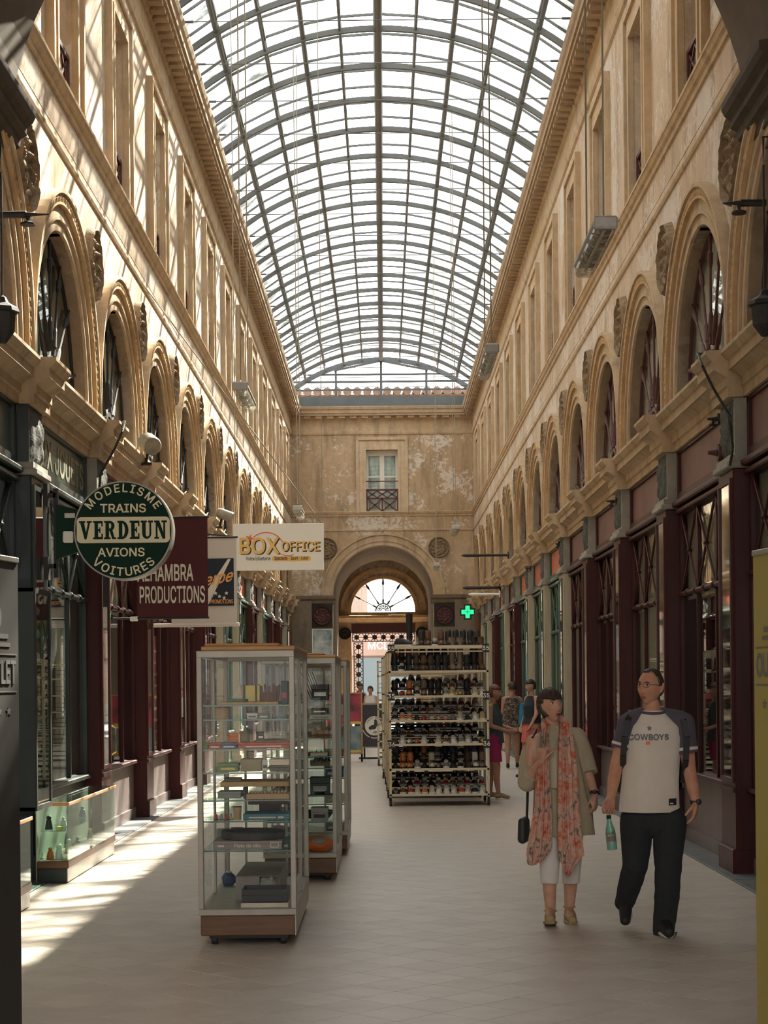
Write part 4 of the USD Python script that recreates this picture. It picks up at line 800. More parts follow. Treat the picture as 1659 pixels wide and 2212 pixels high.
# fourth
t, h, w = it_box('green game box on the fourth shelf', 'game box', 470, 514, 1647, 1666, S4, 'green', .16, .06, 'game_box', 'yellow'); it_box('plain olive brown carton on the fourth shelf', 'carton', 519, 564, 1635, 1662, S4, 'olive', .18, .10, 'carton', lid=False); it_box('dark flat box at the right of the fourth shelf', 'game box', 582, 625, 1651, 1664, S4, 'black', .2, .08, 'game_box'); it_box('pale grey flat box lying on the dark flat box', 'game box', 581, 625, 1637, 1650, S4 + .04, 'cream', .2, .08, 'game_box'); it_box('tilted black and white book beside the pale grey box', 'book', 566, 578, 1625, 1650, S4, 'white', .03, .16, 'standing_book', 'black', rot=14, lid=False)
# fifth
it_box('long light wooden tray on the fifth shelf', 'tray', 476, 625, 1688, 1699, S5 + .075, 'pine', .34, .16, 'wooden_tray', lid=False); it_box('flat grey box under the left of the wooden tray', 'box', 470, 520, 1704, 1718, S5, 'grey', .2, .2, 'small_box'); it_box('dark stand block under the wooden tray middle', 'box', 525, 531, 1700, 1724, S5, 'black', .2, .2, 'small_box', lid=False)
t, h, w = it_box('shallow wooden solitaire tray with balls on the fifth shelf', 'game board', 532, 625, 1713, 1725, S5, 'tan', .24, .05, 'solitaire_board', lid=False)
for i in range(11): put(t, 'ball', MB().ball((-w + .03 + i * (2 * w - .06) / 10, .07 + .02 * (i % 2), h + .008), .010, 1), 'item_pine')
it_box('small clear box on the left of the wooden tray', 'box', 484, 520, 1680, 1687, S5 + .108, 'grey', .12, .22, 'small_box'); 
# sixth
t, h, w = it_box('long teal game box with a pale printed strip on the sixth shelf', 'game box', 525, 625, 1757, 1770, S6, 'teal', .3, .06, 'game_box'); put(t, 'print', MB().box(-.11, .06, -.0045, -.002, .012, .022).box(.075, .11, -.0045, -.002, .010, .024), 'item_cream')
it_box('flat maroon box standing behind on the sixth shelf', 'game box', 536, 625, 1727, 1738, S6 + .075, 'maroon', .26, .42, 'game_box'); it_box('dark block carrying the flat maroon box', 'box', 560, 605, 1740, 1766, S6, 'black', .2, .44, 'small_box', lid=False)
x, z = pix(511, 1750, 340); t = thing('wooden_cup', 'turned brown wooden cup on the sixth shelf', 'cup', (x, CY0 + .12, S6 + .001)); put(t, 'cup', MB().lathe([(0, 0), (.026, 0), (.024, .02), (.028, .08), (.025, .08), (.021, .01), (0, .01)], n=24), 'item_tan', smooth=30); put(t, 'rim', MB().lathe([(.025, .078), (.030, .080), (.030, .086), (.025, .086)], n=24), 'item_brown')
for i, (q, m) in enumerate(((466, 'red'), (477, 'grey'), (488, 'red'), (498, 'tan'))):
    x, z = pix(q, 1765, 340); t = thing('toy_figure', f'small {("red", "grey", "dark red", "tan")[i]} toy figure, {ORD[i]} from left on the sixth shelf', 'toy', (x, CY0 + .09 + .02 * (i % 2), S6 + .001)); put(t, 'figure', MB().lathe([(0, 0), (.013, 0), (.009, .015), (.008, .025), (.004, .028), (0, .028)], n=10).ball((0, 0, .033), .008, 1), 'item_' + m); put(t, 'stand', MB().lathe([(0, -.0005), (.016, -.0005), (.016, .004), (0, .004)], n=10), 'item_black')
# seventh: dice tray box
t, h, w = it_box('mauve dice tray box with white lettering', 'game box', 460, 609, 1815, 1834, S7, 'mauve', .34, .06, 'game_box'); put(t, 'lettering', MB().tm(fx('Piste de dés', .022, .165).apply_transform(at(FR, .0, -.0025, .016))).box(-w + .03, -w + .07, -.0045, -.002, .018, .030), 'item_cream'); put(t, 'label', MB().poly(sbox(w - .075, .012, w - .02, .045).difference(sbox(w - .07, .017, w - .025, .04)), .002, .003, FR), 'item_cream')
it_box('thin green edged box at the end of the dice tray box', 'game box', 612, 624, 1815, 1834, S7, 'darkgreen', .3, .08, 'game_box', 'grey')
x, z = pix(544, 1803, 338); t = thing('dice_tray', 'round dark green dice tray with raised rim on the mauve box', 'dice tray', (x, CY0 + .25, S7 + .058)); put(t, 'rim', MB().lathe([(0, 0), (.195, 0), (.205, .005), (.207, .045), (.203, .052), (.192, .052), (.188, .045), (.188, .012), (0, .012)], n=48), 'item_black', smooth=30); put(t, 'baize', MB().lathe([(0, .012), (.187, .012), (.187, .015), (0, .015)], n=48), 'item_darkgreen')
for i, q in enumerate((468, 500, 590)): it_box(f'small grey packet behind the dice tray, {("left", "middle", "right")[i]}', 'packet', q, q + 26, 1775, 1790 + 10, S7, 'grey', .06, .75 + .1 * i, 'small_box', rot=10 * i, lid=False)
# bottom
t, h, w = it_box('big pale mauve carton lying on the cabinet floor', 'carton', 509, 561, 1882, 1934, zb, 'mauve', .95, .42, 'carton', lid=False); put(t, 'top_flap', MB().cbox(-w, w * 2.6, .0, .93, h, h + .006, .002), 'item_mauve'); put(t, 'second_side', MB().cbox(w, w * 2.6, .10, .93, .0, h, .002), 'item_mauve')
it_box('cream flat box at the front of the cabinet floor', 'game box', 520, 623, 1948, 1958, zb, 'cream', .3, .05, 'game_box', lid=False); t, h, w = it_box('black open tray on the cream flat box', 'tray', 522, 622, 1933, 1948, zb + .035, 'black', .26, .06, 'black_tray', lid=False); put(t, 'rim', MB().poly(sbox(-w, 0, w, .26).difference(sbox(-w + .012, .012, w - .012, .248)), h, h + .035), 'item_black')
x, z = pix(580, 1905, 330); t = thing('toy_frog', 'grey green plush figure on a teal block behind the black tray', 'toy', (x, CY0 + .40, zb + .001)); put(t, 'body', MB().ball((0, 0, .105), (.055, .045, .05), 3).ball((-.03, -.02, .14), .018, 2).ball((.02, -.02, .145), .018, 2), 'item_grey', smooth=True); put(t, 'block', MB().cbox(-.055, .055, -.04, .04, 0, .07, .006), 'item_teal')
x, z = pix(500, 1905, 300); t = thing('blue_bag', 'crumpled dark blue bag at the back of the cabinet floor', 'bag', (x, CY0 + 1.35, zb + .001)); m = trimesh.creation.icosphere(3); v = m.vertices * (.05, .05, .05); v *= (1 + .5 * (meshkit.fbm(m.vertices * 3, 3, 2) - .5))[:, None]; put(t, 'sack', MB().add(v + (0, 0, .04), m.faces), 'item_blue', smooth=50); put(t, 'tie', MB().lathe([(.012, .078), (.02, .10), (0, .10)], n=8), 'item_white')
# second cabinet
C2 = (257.6, 14.95)
for lab, u0, u1, v0, v1, z, m, bd_ in (('dark construction set box with pale pictures in the second cabinet', 673, 709, 1463, 1497, 1.52, 'black', 'white'), ('long white game box in the second cabinet', 668, 716, 1511, 1520, 1.36, 'cream', 'grey'), ('black and white chequered flat box in the second cabinet', 672, 708, 1496, 1508, 1.36 + .045, 'black', 'white'), ('flat brown tray under the toy houses, second cabinet', 668, 716, 1552, 1559, 1.2, 'brown', None), ('long cream box under the small toy trees', 671, 707, 1648, 1655, .95, 'cream', None), ('flat olive carton in the second cabinet', 670, 712, 1660, 1672, .85, 'olive', None), ('large dark green crate in the second cabinet', 670, 712, 1682, 1720, .72, 'darkgreen', 'grey'), ('pale box in the second cabinet', 679, 702, 1725, 1737, .635, 'white', None), ('dark brown carton above the basin, second cabinet', 672, 708, 1755, 1784, .50 + .02, 'grey', 'black')):
    it_box(lab, 'box', u0, u1, v0, v1, max(q for q in [.50, .72, .95, 1.05, 1.2, 1.36, 1.52] if q <= z + .11) + (.046 if 'chequered' in lab else 0), m, .2, .08 if 'carton in' not in lab else .4, 'game_box', bd_, case=C2)
for i, (q, m) in enumerate(((680, 'red'), (685, 'red'), (690, 'cream'), (695, 'green'), (700, 'white'), (705, 'darkgreen'))):
    x = pix(q, 1450, 254)[0]; t = thing('leaning_book', f'leaning {("red", "dull red", "cream", "green", "white", "dark green")[i]} book at the top of the second cabinet', 'book', (x - .05, 14.95 + .35, 1.524)); b_ = MB().box(-.007, .007, 0, .18, 0, .25).mapped(trimesh.transformations.rotation_matrix(-.35, (0, 1, 0))); put(t, 'cover', b_, 'item_' + m); put(t, 'pages', MB().box(-.005, .005, -.001, .176, .004, .252).mapped(trimesh.transformations.rotation_matrix(-.35, (0, 1, 0))), 'item_white')
for i, q in enumerate((684, 694, 707)):
    x = pix(q, 1635, 254)[0]; t = thing('toy_tree', f'small dark toy fir tree, {ORD[i]} from left in the second cabinet', 'toy', (x, 15.10 + .03 * i, .982)); put(t, 'crown', MB().lathe([(.03, .02), (.012, .06), (.024, .06), (.008, .095), (0, .12)], n=10), 'item_darkgreen'); put(t, 'trunk', MB().lathe([(0, 0), (.006, 0), (.006, .025), (0, .025)], n=8), 'item_brown')
for i, q in enumerate((679, 693, 705)):
    x = pix(q, 1540, 254)[0]; t = thing('toy_house', f'small brown toy house, {ORD[i]} from left in the second cabinet', 'toy', (x, 15.12, 1.231)); put(t, 'walls', MB().box(-.022, .022, -.02, .02, 0, .035), 'item_tan'); put(t, 'roof', MB().poly(Polygon([(-.027, 0), (.027, 0), (0, .028)]), -.024, .024, at(FRONT, 0, 0, .035)), 'item_brown')
x = pix(688, 1800, 254)[0]; t = thing('dark_basin', 'dark oval basin in the bottom of the second cabinet', 'basin', (x, 15.25, .51)); put(t, 'bowl', MB().lathe([(0, 0), (.09, 0), (.135, .06), (.13, .06), (.085, .008), (0, .008)], n=28), 'item_black', smooth=30); put(t, 'rim', MB().lathe([(.128, .058), (.14, .060), (.14, .066), (.128, .066)], n=28), 'item_darkgreen')
x = pix(690, 1835, 256)[0]; t = thing('orange_bag', 'orange and grey plastic bag on the floor of the second cabinet', 'bag', (x, 15.13, .239)); m = trimesh.creation.icosphere(3); v = m.vertices * (.13, .08, .075); v *= (1 + .45 * (meshkit.fbm(m.vertices * 2.5, 3, 5) - .5))[:, None]; v[:, 2] = np.maximum(v[:, 2] + .06, 0); put(t, 'sack', MB().add(v, m.faces), 'item_orange', smooth=50); put(t, 'print', MB().add(v[:, :] * (.6, 1.08, .6) + (.0, -.004, .05), m.faces), 'item_grey', smooth=50)
for i in range(6):
    z = [.239, .50, .75, .95, 1.15, 1.35][i]; it_box(f'assorted boxed toy on the {ORD[i]} shelf from below, third cabinet', 'game box', 700, 740, 1500, 1516 + 4 * (i % 3), z + .001, ['grey', 'cream', 'blue', 'red', 'mauve', 'white'][i], .2, .1, 'game_box', 'white', case=(225, 17.15))

# low glass counters and the tall wall cabinet on the left
def counter(label, y0, y1, xw=-2.665, xl=-2.93):
    t = thing('glass_counter', label, 'counter', (0, 0, 0)); zt = .665
    put(t, 'base', MB().cbox(xl, xw - .02, y0 + .02, y1 - .02, 0, .125, .005), 'wood_dark_green'); put(t, 'base_rail', MB().cbox(xl, xw, y0, y1, .125, .19, .006), 'case_wood'); put(t, 'base_face', MB().box(xw - .0195, xw - .012, y0 + .02, y1 - .02, 0.01, .125), 'alu')
    put(t, 'front_pane', MB().box(xw - .012, xw - .005, y0 + .01, y0 + (y1 - y0) * .46, .19, zt), 'counter_glass'); put(t, 'front_pane', MB().box(xw - .012, xw - .005, y0 + (y1 - y0) * .47, y1 - .01, .19, zt), 'counter_glass'); put(t, 'end_pane', MB().box(xl, xw - .012, y0 + .004, y0 + .011, .19, zt), 'counter_glass'); put(t, 'end_pane', MB().box(xl, xw - .012, y1 - .011, y1 - .004, .19, zt), 'counter_glass')
    put(t, 'top_pane', MB().box(xl, xw, y0, y1, zt, zt + .012), 'counter_glass'); put(t, 'top_trim', MB().cbox(xw - .004, xw + .012, y0, y1, zt - .012, zt + .016, .004).cbox(xl, xw + .012, y0 - .012, y0 + .004, zt - .012, zt + .016, .004), 'case_board')
    put(t, 'shelf', MB().box(xl + .02, xw - .03, y0 + .03, y1 - .03, .435, .442), 'counter_glass'); put(t, 'clip', MB().box(xw - .02, xw + .004, y0 + (y1 - y0) * .455, y0 + (y1 - y0) * .475, .185, .21), 'alu'); put(t, 'back', MB().box(xl - .01, xl - .002, y0, y1, .0, zt), 'alu')
counter('low glass counter with wooden trim against the left shop front', 14.98, 17.6); counter('low glass counter nearest the camera by the left edge', 11.4, 13.42)
for i, (x, y, z, m, h) in enumerate(((-2.86, 15.15, .443, 'black', .12), (-2.78, 15.2, .443, 'yellow', .03), (-2.8, 15.5, .443, 'white', .08), (-2.85, 15.15, .192, 'orange', .10), (-2.77, 15.12, .192, 'white', .13), (-2.82, 15.4, .192, 'cream', .11), (-2.8, 15.75, .192, 'white', .12), (-2.8, 16.2, .192, 'grey', .1), (-2.82, 16.6, .443, 'teal', .1), (-2.8, 16.9, .192, 'cream', .12))):
    t = thing('toy_figure', f'{["black", "yellow", "white", "orange", "pale", "cream", "bright white", "grey", "teal", "dull cream"][i]} toy figure on the {"glass shelf" if z > .4 else "floor"} of the low counter', 'toy', (x, y, z)); put(t, 'body', MB().lathe([(0, 0), (.035, 0), (.03, h * .3), (.022, h * .65), (.012, h * .72), (0, h * .72)], n=12), 'item_' + m, smooth=40); put(t, 'head', MB().ball((0, 0, h * .82), h * .18, 2), 'item_' + m, smooth=True)
t = thing('wall_cabinet', 'narrow tall dark framed glass cabinet on the left pilaster', 'cabinet', (0, 0, 0))
put(t, 'case', MB().box(-2.99, -2.97, 14.27, 14.92, .66, 2.45).box(-2.99, -2.80, 14.27, 14.30, .66, 2.45).box(-2.99, -2.80, 14.89, 14.92, .66, 2.45).box(-2.99, -2.80, 14.27, 14.92, .66, .69).box(-2.99, -2.80, 14.27, 14.92, 2.42, 2.45), 'wood_dark_green'); put(t, 'door_frame', MB().poly(sbox(14.27, .66, 14.92, 2.45).difference(sbox(14.31, .70, 14.88, 2.41)), .30, .315, wallM(-1)), 'iron'); put(t, 'pane', MB().box(-2.80, -2.794, 14.31, 14.88, .70, 2.41), 'counter_glass')
gd = MB()
for z in np.arange(.72, 2.3, .19):
    put(t, 'shelf', MB().box(-2.96, -2.82, 14.31, 14.88, z, z + .006), 'counter_glass')
    for y in np.arange(14.36, 14.85, .075): gd.lathe([(0, z + .006), (.02, z + .006), (.026, z + .06), (.012, z + .08), (0, z + .085)], (-2.88, y, 0), 8)
put(t, 'glassware', gd, 'lamp_grey', kind='stuff')

# ------------------------------------------------------------------ shoe racks
mat('rack_cream', (.62, .52, .36), .5, var=.12, scale=12); mat('rack_yellow', (.55, .38, .08), .55, var=.2, scale=5); mat('tag_black', (.012, .012, .012), .5); mat('rubber', (.02, .02, .02), .7); mat('steel_bright', (.5, .5, .48), .3, .8)
TZ = [.16, .506, .84, 1.156, 1.49, 1.825]
def make_rack(label, x0, Y, w=1.36, dep=.95, tags=True, side='rack_cream', sizes=('36', '35', '35'), h=2.15):
    t = thing('shoe_rack', label, 'shoe rack', (x0, Y, 0)); e = .035
    for cx in (0, w - e):
        for cy in (0, dep - e):
            put(t, 'post', MB().cbox(cx, cx + e, cy, cy + .006, .12, h, .002).cbox(cx if cx == 0 else cx + e - .006, cx + .006 if cx == 0 else cx + e, cy, cy + e, .12, h, .002), 'rack_cream')
            put(t, 'caster', MB().lathe([(0, -.018), (.04, -.018), (.045, -.008), (.045, .008), (.04, .018), (0, .018)], (cx + e / 2, cy + e / 2 + .03, .045), 14, 'x').box(cx + .002, cx + .033, cy + .012, cy + .06, .07, .125), 'rubber')
    for i, z in enumerate(TZ):
        put(t, 'shelf', MB().cbox(.005, w - .005, .014, dep - .005, z - .02, z, .004), 'iron'); put(t, 'shelf_rail', MB().cbox(.005, w - .005, .0, .013, z - .028, z + .004, .003), 'rack_cream')
        put(t, 'step_board', MB().cbox(.04, w - .04, .335, .645, z + .08, z + .09, .002).cbox(.04, w - .04, .65, dep - .02, z + .165, z + .175, .002), 'iron')
    put(t, 'top_rail', MB().cbox(.0, w, 0, .02, h - .03, h, .004).cbox(.10, w - .05, .02, .03, h - .075, h - .055, .002).cbox(0, w, dep - .02, dep, h - .03, h, .004), 'rack_cream')
    put(t, 'measuring_strip', MB().box(-.004, -.001, .03, dep - .05 if side == 'rack_yellow' else .07, .15, h), side)
    if tags:
        for z, n in ((.84, sizes[0]), (1.49, sizes[1]), (2.13, sizes[2])):
            for cx in (.04, w - .04):
                tg = put(t, 'size_tag', MB().cbox(cx - .045, cx + .045, -.012, -.004, z - .06, z + .055, .002), 'tag_black')
                put(tg, 'number', text(n, .055).apply_transform(at(FR, cx, -.0125, z - .03)), 'board_white')
    return t
RX, RY = pix(840, 1600, 160)[0], 24.06
make_rack('nearest wheeled cream shoe rack with size tags, six tiers of shoes', RX, RY, side='rack_yellow')
for i, (y, x) in enumerate(((25.75, .035), (27.5, .02), (29.3, .0), (31.2, -.04), (36.0, -.14))):
    make_rack(f'{ORD[i + 1]} shoe rack in the row behind the nearest one', x, y, side='rack_yellow' if i in (0, 3) else 'rack_cream', sizes=('37', '37', '4'), h=2.12, tags=False)
LEATHER = dict(white=(.68, .66, .61), cream=(.55, .46, .33), red=(.40, .045, .035), black=(.012, .012, .012), brown=(.13, .055, .028), tan=(.42, .20, .07), orange=(.60, .19, .05), grey=(.20, .19, .18), gold=(.50, .33, .08), pinkish=(.55, .30, .22), darkbrown=(.05, .028, .02), blue=(.05, .07, .16), taupe=(.22, .15, .11))
for n, c in LEATHER.items(): mat('leather_' + n, c, .5, var=.2, scale=25)
mat('sole_white', (.66, .63, .56), .6); mat('sole_dark', (.02, .017, .014), .6); mat('lining', (.10, .08, .065), .9)
def mhull(pts, n=14):
    return m3.Manifold.batch_hull([m3.Manifold.sphere(p[3], n).translate(p[:3]) for p in pts])
def munion(ms): return m3.Manifold.batch_boolean(ms, m3.OpType.Add)
def mtm(m):
    q = m.to_mesh(); return trimesh.Trimesh(np.array(q.vert_properties[:, :3], float), np.array(q.tri_verts), process=False)
def make_shoe(name, label, kind, col, loc, rotz=0., group=None):
    """Toe to -y, about life size, standing at its own origin."""
    t = thing(name, label, 'shoe' if kind not in ('ankle_boot', 'tall_boot') else 'boot', loc, rotz, group); L = 'leather_' + col
    sp = LineString([(0, -.10), (.004, 0), (0, .09)]).buffer(.036, 6).union(ell(.0, -.085, .042, .05)).union(ell(0, .085, .034, .035))
    sole = 'sole_white' if kind == 'sneaker' else 'sole_dark'
    put(t, 'sole', MB().poly(sp, 0, .022 if kind != 'pump' else .008), sole)
    z0 = .02 if kind != 'pump' else .012
    parts = [mhull([(0, .085, z0 + .02, .03), (0, .07, .075, .026), (0, .0, .07, .027), (0, -.02, .045, .036)], 12), mhull([(0, -.02, .05, .034), (.0, -.085, .034, .028), (0, -.11, .028, .02), (0, -.085, .022, .036)], 12)]
    if kind == 'pump': parts = [mhull([(0, .08, .03, .028), (0, .05, .03, .03), (0, -.03, .024, .034)], 12), mhull([(0, -.03, .026, .032), (0, -.09, .022, .026), (0, -.12, .018, .014)], 12)]
    if kind == 'ankle_boot': parts += [mhull([(0, .07, .06, .035), (0, .06, .17, .038), (0, .02, .10, .038), (0, .03, .17, .036)], 12)]
    if kind == 'tall_boot': parts += [mhull([(0, .06, .06, .036), (0, .055, .20, .036)], 12), mhull([(0, .055, .20, .036), (0, .06, .34, .042)], 12), mhull([(0, .06, .34, .042), (0, .06, .40, .044)], 12)]
    m = munion(parts).trim_by_plane((0, 0, 1), z0 - .004)
    if kind == 'tall_boot': m = m.trim_by_plane((0, 0, -1), -.405)
    if kind == 'ankle_boot': m = m.trim_by_plane((0, 0, -1), -.19)
    put(t, 'upper', mtm(m), L, smooth=50)
    if kind == 'sneaker' or kind == 'ankle_boot':
        lc = MB()
        for k in range(4): y = -.062 + .018 * k; z = .066 + .009 * k; lc.tube([(-.024, y, z - .006), (0, y - .004, z + .006), (.024, y, z - .006)], .0035, 5)
        put(t, 'laces', lc, 'sole_white' if kind == 'sneaker' else 'sole_dark')
    zo = dict(sneaker=.092, pump=.052, ankle_boot=.19, tall_boot=.405)[kind]
    put(t, 'lining', MB().poly(ell(0, .045, .020 if kind in ('sneaker', 'pump') else .03, .032 if kind != 'tall_boot' else .045), zo + .004, zo + .009), 'lining')
    return t
shoe_src = {}
def shoe(kind, col, x, y, z, label, rotz=0., group='shoes on the nearest rack'):
    key = (kind, col); loc = (RX + x, RY + y, z + .001)
    if key in shoe_src:
        d_ = dup(shoe_src[key], loc, rotz, label, group); UsdGeom.Xformable(d_).AddScaleOp().Set(Gf.Vec3f(1.12)); return d_
    shoe_src[key] = make_shoe({'tall_boot': 'tall_boot', 'ankle_boot': 'ankle_boot'}.get(kind, kind), label, kind, col, loc, rotz, group); UsdGeom.Xformable(shoe_src[key]).AddScaleOp().Set(Gf.Vec3f(1.12)); return shoe_src[key]
SH = {'s': 'sneaker', 'p': 'pump', 'a': 'ankle_boot', 't': 'tall_boot'}; NM = {'sneaker': 'lace-up shoe', 'pump': 'flat pump', 'ankle_boot': 'ankle boot', 'tall_boot': 'tall boot'}
FRONTS = ['p:grey s:brown s:red s:cream s:orange s:cream s:white s:white s:white s:red s:cream s:black s:white s:white', 'p:darkbrown a:orange a:orange s:grey p:black a:cream p:taupe s:grey a:black s:black a:darkbrown a:white a:taupe s:black',
          'p:taupe s:white p:white p:orange s:white p:black s:cream s:brown s:white s:grey s:white s:black p:gold p:tan', 's:black s:orange s:orange p:darkbrown p:red p:cream p:pinkish p:pinkish p:grey s:cream p:black s:white s:gold s:cream',
          'a:darkbrown p:red a:orange s:black a:taupe a:black a:black s:grey s:gold p:gold a:black s:cream s:white a:darkbrown', 'a:black a:black s:black a:black a:darkbrown a:brown a:darkbrown a:black a:black t:taupe t:taupe a:black t:black t:brown']
TN = ['bottom', 'second', 'third', 'fourth', 'fifth', 'top']; rs = random.Random(11)
for i, row in enumerate(FRONTS):
    for k, it in enumerate(row.split()[:13] if i < 5 else row.split()[1:]):
        a_, c = it.split(':'); kind = SH[a_]; x = .088 + k * .0985
        shoe(kind, c, x, .175, TZ[i], f'{c} {NM[kind]}, {ORD[k]} from left, front row, {TN[i]} tier of nearest rack', rs.uniform(-7, 7))
    for r_, (y, dz) in enumerate(((.50, .091), (.82, .176))):
        for k in range(13 - r_):
            kind = rs.choice(['sneaker', 'sneaker', 'pump']) if i not in (1, 5) or r_ else rs.choice(['ankle_boot', 'ankle_boot', 'sneaker']); c = rs.choice(['black', 'darkbrown', 'brown', 'grey', 'tan', 'black', 'cream', 'taupe', 'red', 'blue', 'darkbrown', 'black'])
            shoe(kind, c, .088 + .04 * r_ + k * .0985, y, TZ[i] + dz, f'{c} {NM[kind]}, {ORD[k]} from left, {("middle", "rear")[r_]} row, {TN[i]} tier', rs.uniform(-9, 9))
TOP = [('p', 'white', .05), ('s', 'black', .21), ('p', 'cream', .37), ('a', 'black', .46), ('a', 'brown', .55), ('s', 'darkbrown', .64), ('a', 'brown', .73), ('a', 'black', .83), ('a', 'black', .93), ('a', 'black', 1.03), ('a', 'black', 1.13), ('a', 'darkbrown', 1.22)]
tb = thing('top_board', 'narrow cream board lying across the nearest rack top behind the rail', 'board', (RX, RY, 0)); put(tb, 'board', MB().cbox(.02, 1.34, .12, .72, 2.15, 2.165, .004), 'rack_cream'); put(tb, 'edge', MB().cbox(.02, 1.34, .115, .12, 2.14, 2.17, .001), 'rack_cream')
for k, (a_, c, x) in enumerate(TOP): shoe(SH[a_], c, x, .34, 2.165, f'{c} {NM[SH[a_]]}, {ORD[k]} from left on top of the nearest rack', 80 if k == 1 else 0)
for k, x in enumerate((.30, .95)): shoe('tall_boot', 'brown' if k else 'black', x + .3 * k, .6, 2.165, ['black tall boot standing at the back of the rack top', 'brown tall boot standing at the right of the rack top'][k])

# poster stand and dark board farther on
t = thing('poster_stand', 'wheeled wooden frame with a colourful poster, half hidden by the cabinets', 'poster stand', (pix(757, 1570, 101)[0], 38.1, 0)); w = .26
mat('poster_red', (.45, .05, .08), .5, var=.7, scale=3, col2=(.02, .02, .03)); mat('poster_teal', (.05, .12, .14), .5, var=.6, scale=4, col2=(.25, .3, .3))
put(t, 'frame', MB().poly(sbox(-w * 2, .16, w, 1.48).difference(sbox(-w * 2 + .03, .19, w - .03, 1.45)), -.03, .03, FR), 'case_board'); put(t, 'upper_poster', MB().box(-w * 2 + .03, w - .03, -.01, .01, .80, 1.45), 'poster_red'); put(t, 'lower_poster', MB().box(-w * 2 + .03, w - .03, -.01, .01, .19, .76), 'poster_teal'); put(t, 'strip', MB().box(-.1, w - .03, -.012, -.0101, .80, .86).box(-.1, w - .03, -.012, -.0101, .20, .25), 'item_yellow')
for cx in (-w * 2 + .05, w - .02): put(t, 'caster', MB().lathe([(0, -.02), (.07, -.02), (.07, .02), (0, .02)], (cx, -.02, .07), 14, 'x').box(cx - .02, cx + .02, -.15, .1, .12, .17), 'rubber')
t = thing('menu_board', 'dark standing board with a white round emblem beside the rack row', 'board', (pix(809, 1570, 98)[0], 39.6, 0)); mat('board_dark', (.045, .04, .045), .6)
put(t, 'panel', MB().cbox(-.31, .33, -.02, .02, .26, 1.20, .005), 'board_dark'); put(t, 'frame', MB().poly(sbox(-.33, .24, .35, 1.23).difference(sbox(-.305, .265, .325, 1.195)), -.025, .025, FR), 'alu'); put(t, 'emblem', MB().poly(Point(0, .73).buffer(.215, 24), .02, .023, FR), 'board_white')
put(t, 'emblem_figure', MB().poly(ell(-.03, .70, .07, .05).union(ell(.03, .77, .045, .06)).union(ell(.02, .84, .03, .03)).union(ell(-.09, .68, .04, .04)), .023, .026, FR), 'board_dark'); put(t, 'lettering', arc_text('Just Over', .165, 165, 15, .045, at(FR, 0, 0, .73), .024).tm(text('JO', .05).apply_transform(at(FR, .0, -.026, .565))), 'board_dark'); put(t, 'outer_print', MB().poly(arcbar((0, .73), .262, .285, 3.5, 4.3), .02, .022, FR).poly(arcbar((0, .73), .262, .285, 4.4, 5.2), .02, .022, FR), 'banner_pale')
put(t, 'foot', MB().cbox(-.25, -.21, -.02, .02, .02, .26, .004).cbox(.2, .24, -.02, .02, .02, .26, .004).cbox(-.35, .35, -.2, .2, 0, .03, .008), 'iron')
# posters on the left shop fronts
mat('poster_blue', (.05, .10, .22), .5, var=.3, scale=2); mat('poster_ink', (.50, .40, .16), .6)
def wall_poster(label, t0, t1, z0, z1, m, rows, d=-.075):
    M = wallM(-1); t = thing('poster', label, 'poster', (0, 0, 0)); put(t, 'sheet', MB().poly(sbox(t0, z0, t1, z1), d, d + .003, M), m); b_ = MB(); r_ = random.Random(3)
    for z in np.linspace(z0 + .05, z0 + (z1 - z0) * rows, 9): b_.poly(sbox(t0 + .06, z, t1 - .06 - .2 * r_.random() * (t1 - t0), z + .035), d + .003, d + .005, M)
    put(t, 'print', b_, 'poster_ink'); return t
wall_poster('tall blue poster on the second dark red shop front on the left', 23.55, 24.30, .8, 2.48, 'poster_blue', .55); wall_poster('dark red poster beside the blue one on the left shop front', 24.40, 25.0, .8, 2.35, 'poster_red', .85)
t = thing('door_handle', 'small brass and black door handle on the first dark red shop left', 'handle', (-3.12, 20.1, 1.05)); put(t, 'plate', MB().cbox(0, .04, -.05, .05, -.12, .12, .006), 'black_plastic'); put(t, 'grip', MB().tube([(.04, 0, -.16), (.09, 0, -.13), (.09, 0, .13), (.04, 0, .16)], .012), 'wire_brass')

# ------------------------------------------------------------------ people
def skinmat(n, c):
    return mat(n, c, .5, var=.16, scale=18, col2=tuple(a * b for a, b in zip(c, (.88, .74, .70))), spec=.35)
skinmat('skin_a', (.52, .27, .17)); skinmat('skin_b', (.54, .31, .21)); skinmat('skin_c', (.42, .23, .15))
mat('hair_brown', (.035, .018, .010), .5, var=.5, scale=60, stretch=(3, 3, .4)); mat('hair_dark', (.018, .010, .007), .5, var=.4, scale=60, stretch=(3, 3, .4)); mat('hair_red', (.16, .055, .02), .5, var=.5, scale=60, stretch=(3, 3, .4))
mat('eye_white', (.62, .58, .52), .3); mat('eye_dark', (.02, .015, .012), .2); mat('lip', (.30, .09, .075), .45)
mat('shirt_white', (.66, .58, .49), .85, bump=.2, bscale=30, var=.07, scale=5); mat('raglan', (.075, .062, .08), .85, bump=.15, bscale=60); mat('jeans', (.014, .016, .018), .85, var=.3, scale=30, bump=.25, bscale=35); mat('shoe_black', (.010, .010, .010), .6)
mat('tunic', (.40, .33, .22), .85, var=.14, scale=8, bump=.2, bscale=40); mat('top_beige', (.47, .40, .28), .85); mat('leggings', (.66, .60, .55), .8, bump=.15, bscale=40); mat('espadrille', (.42, .28, .13), .85, var=.2, scale=30); mat('bag_black', (.015, .014, .013), .5)
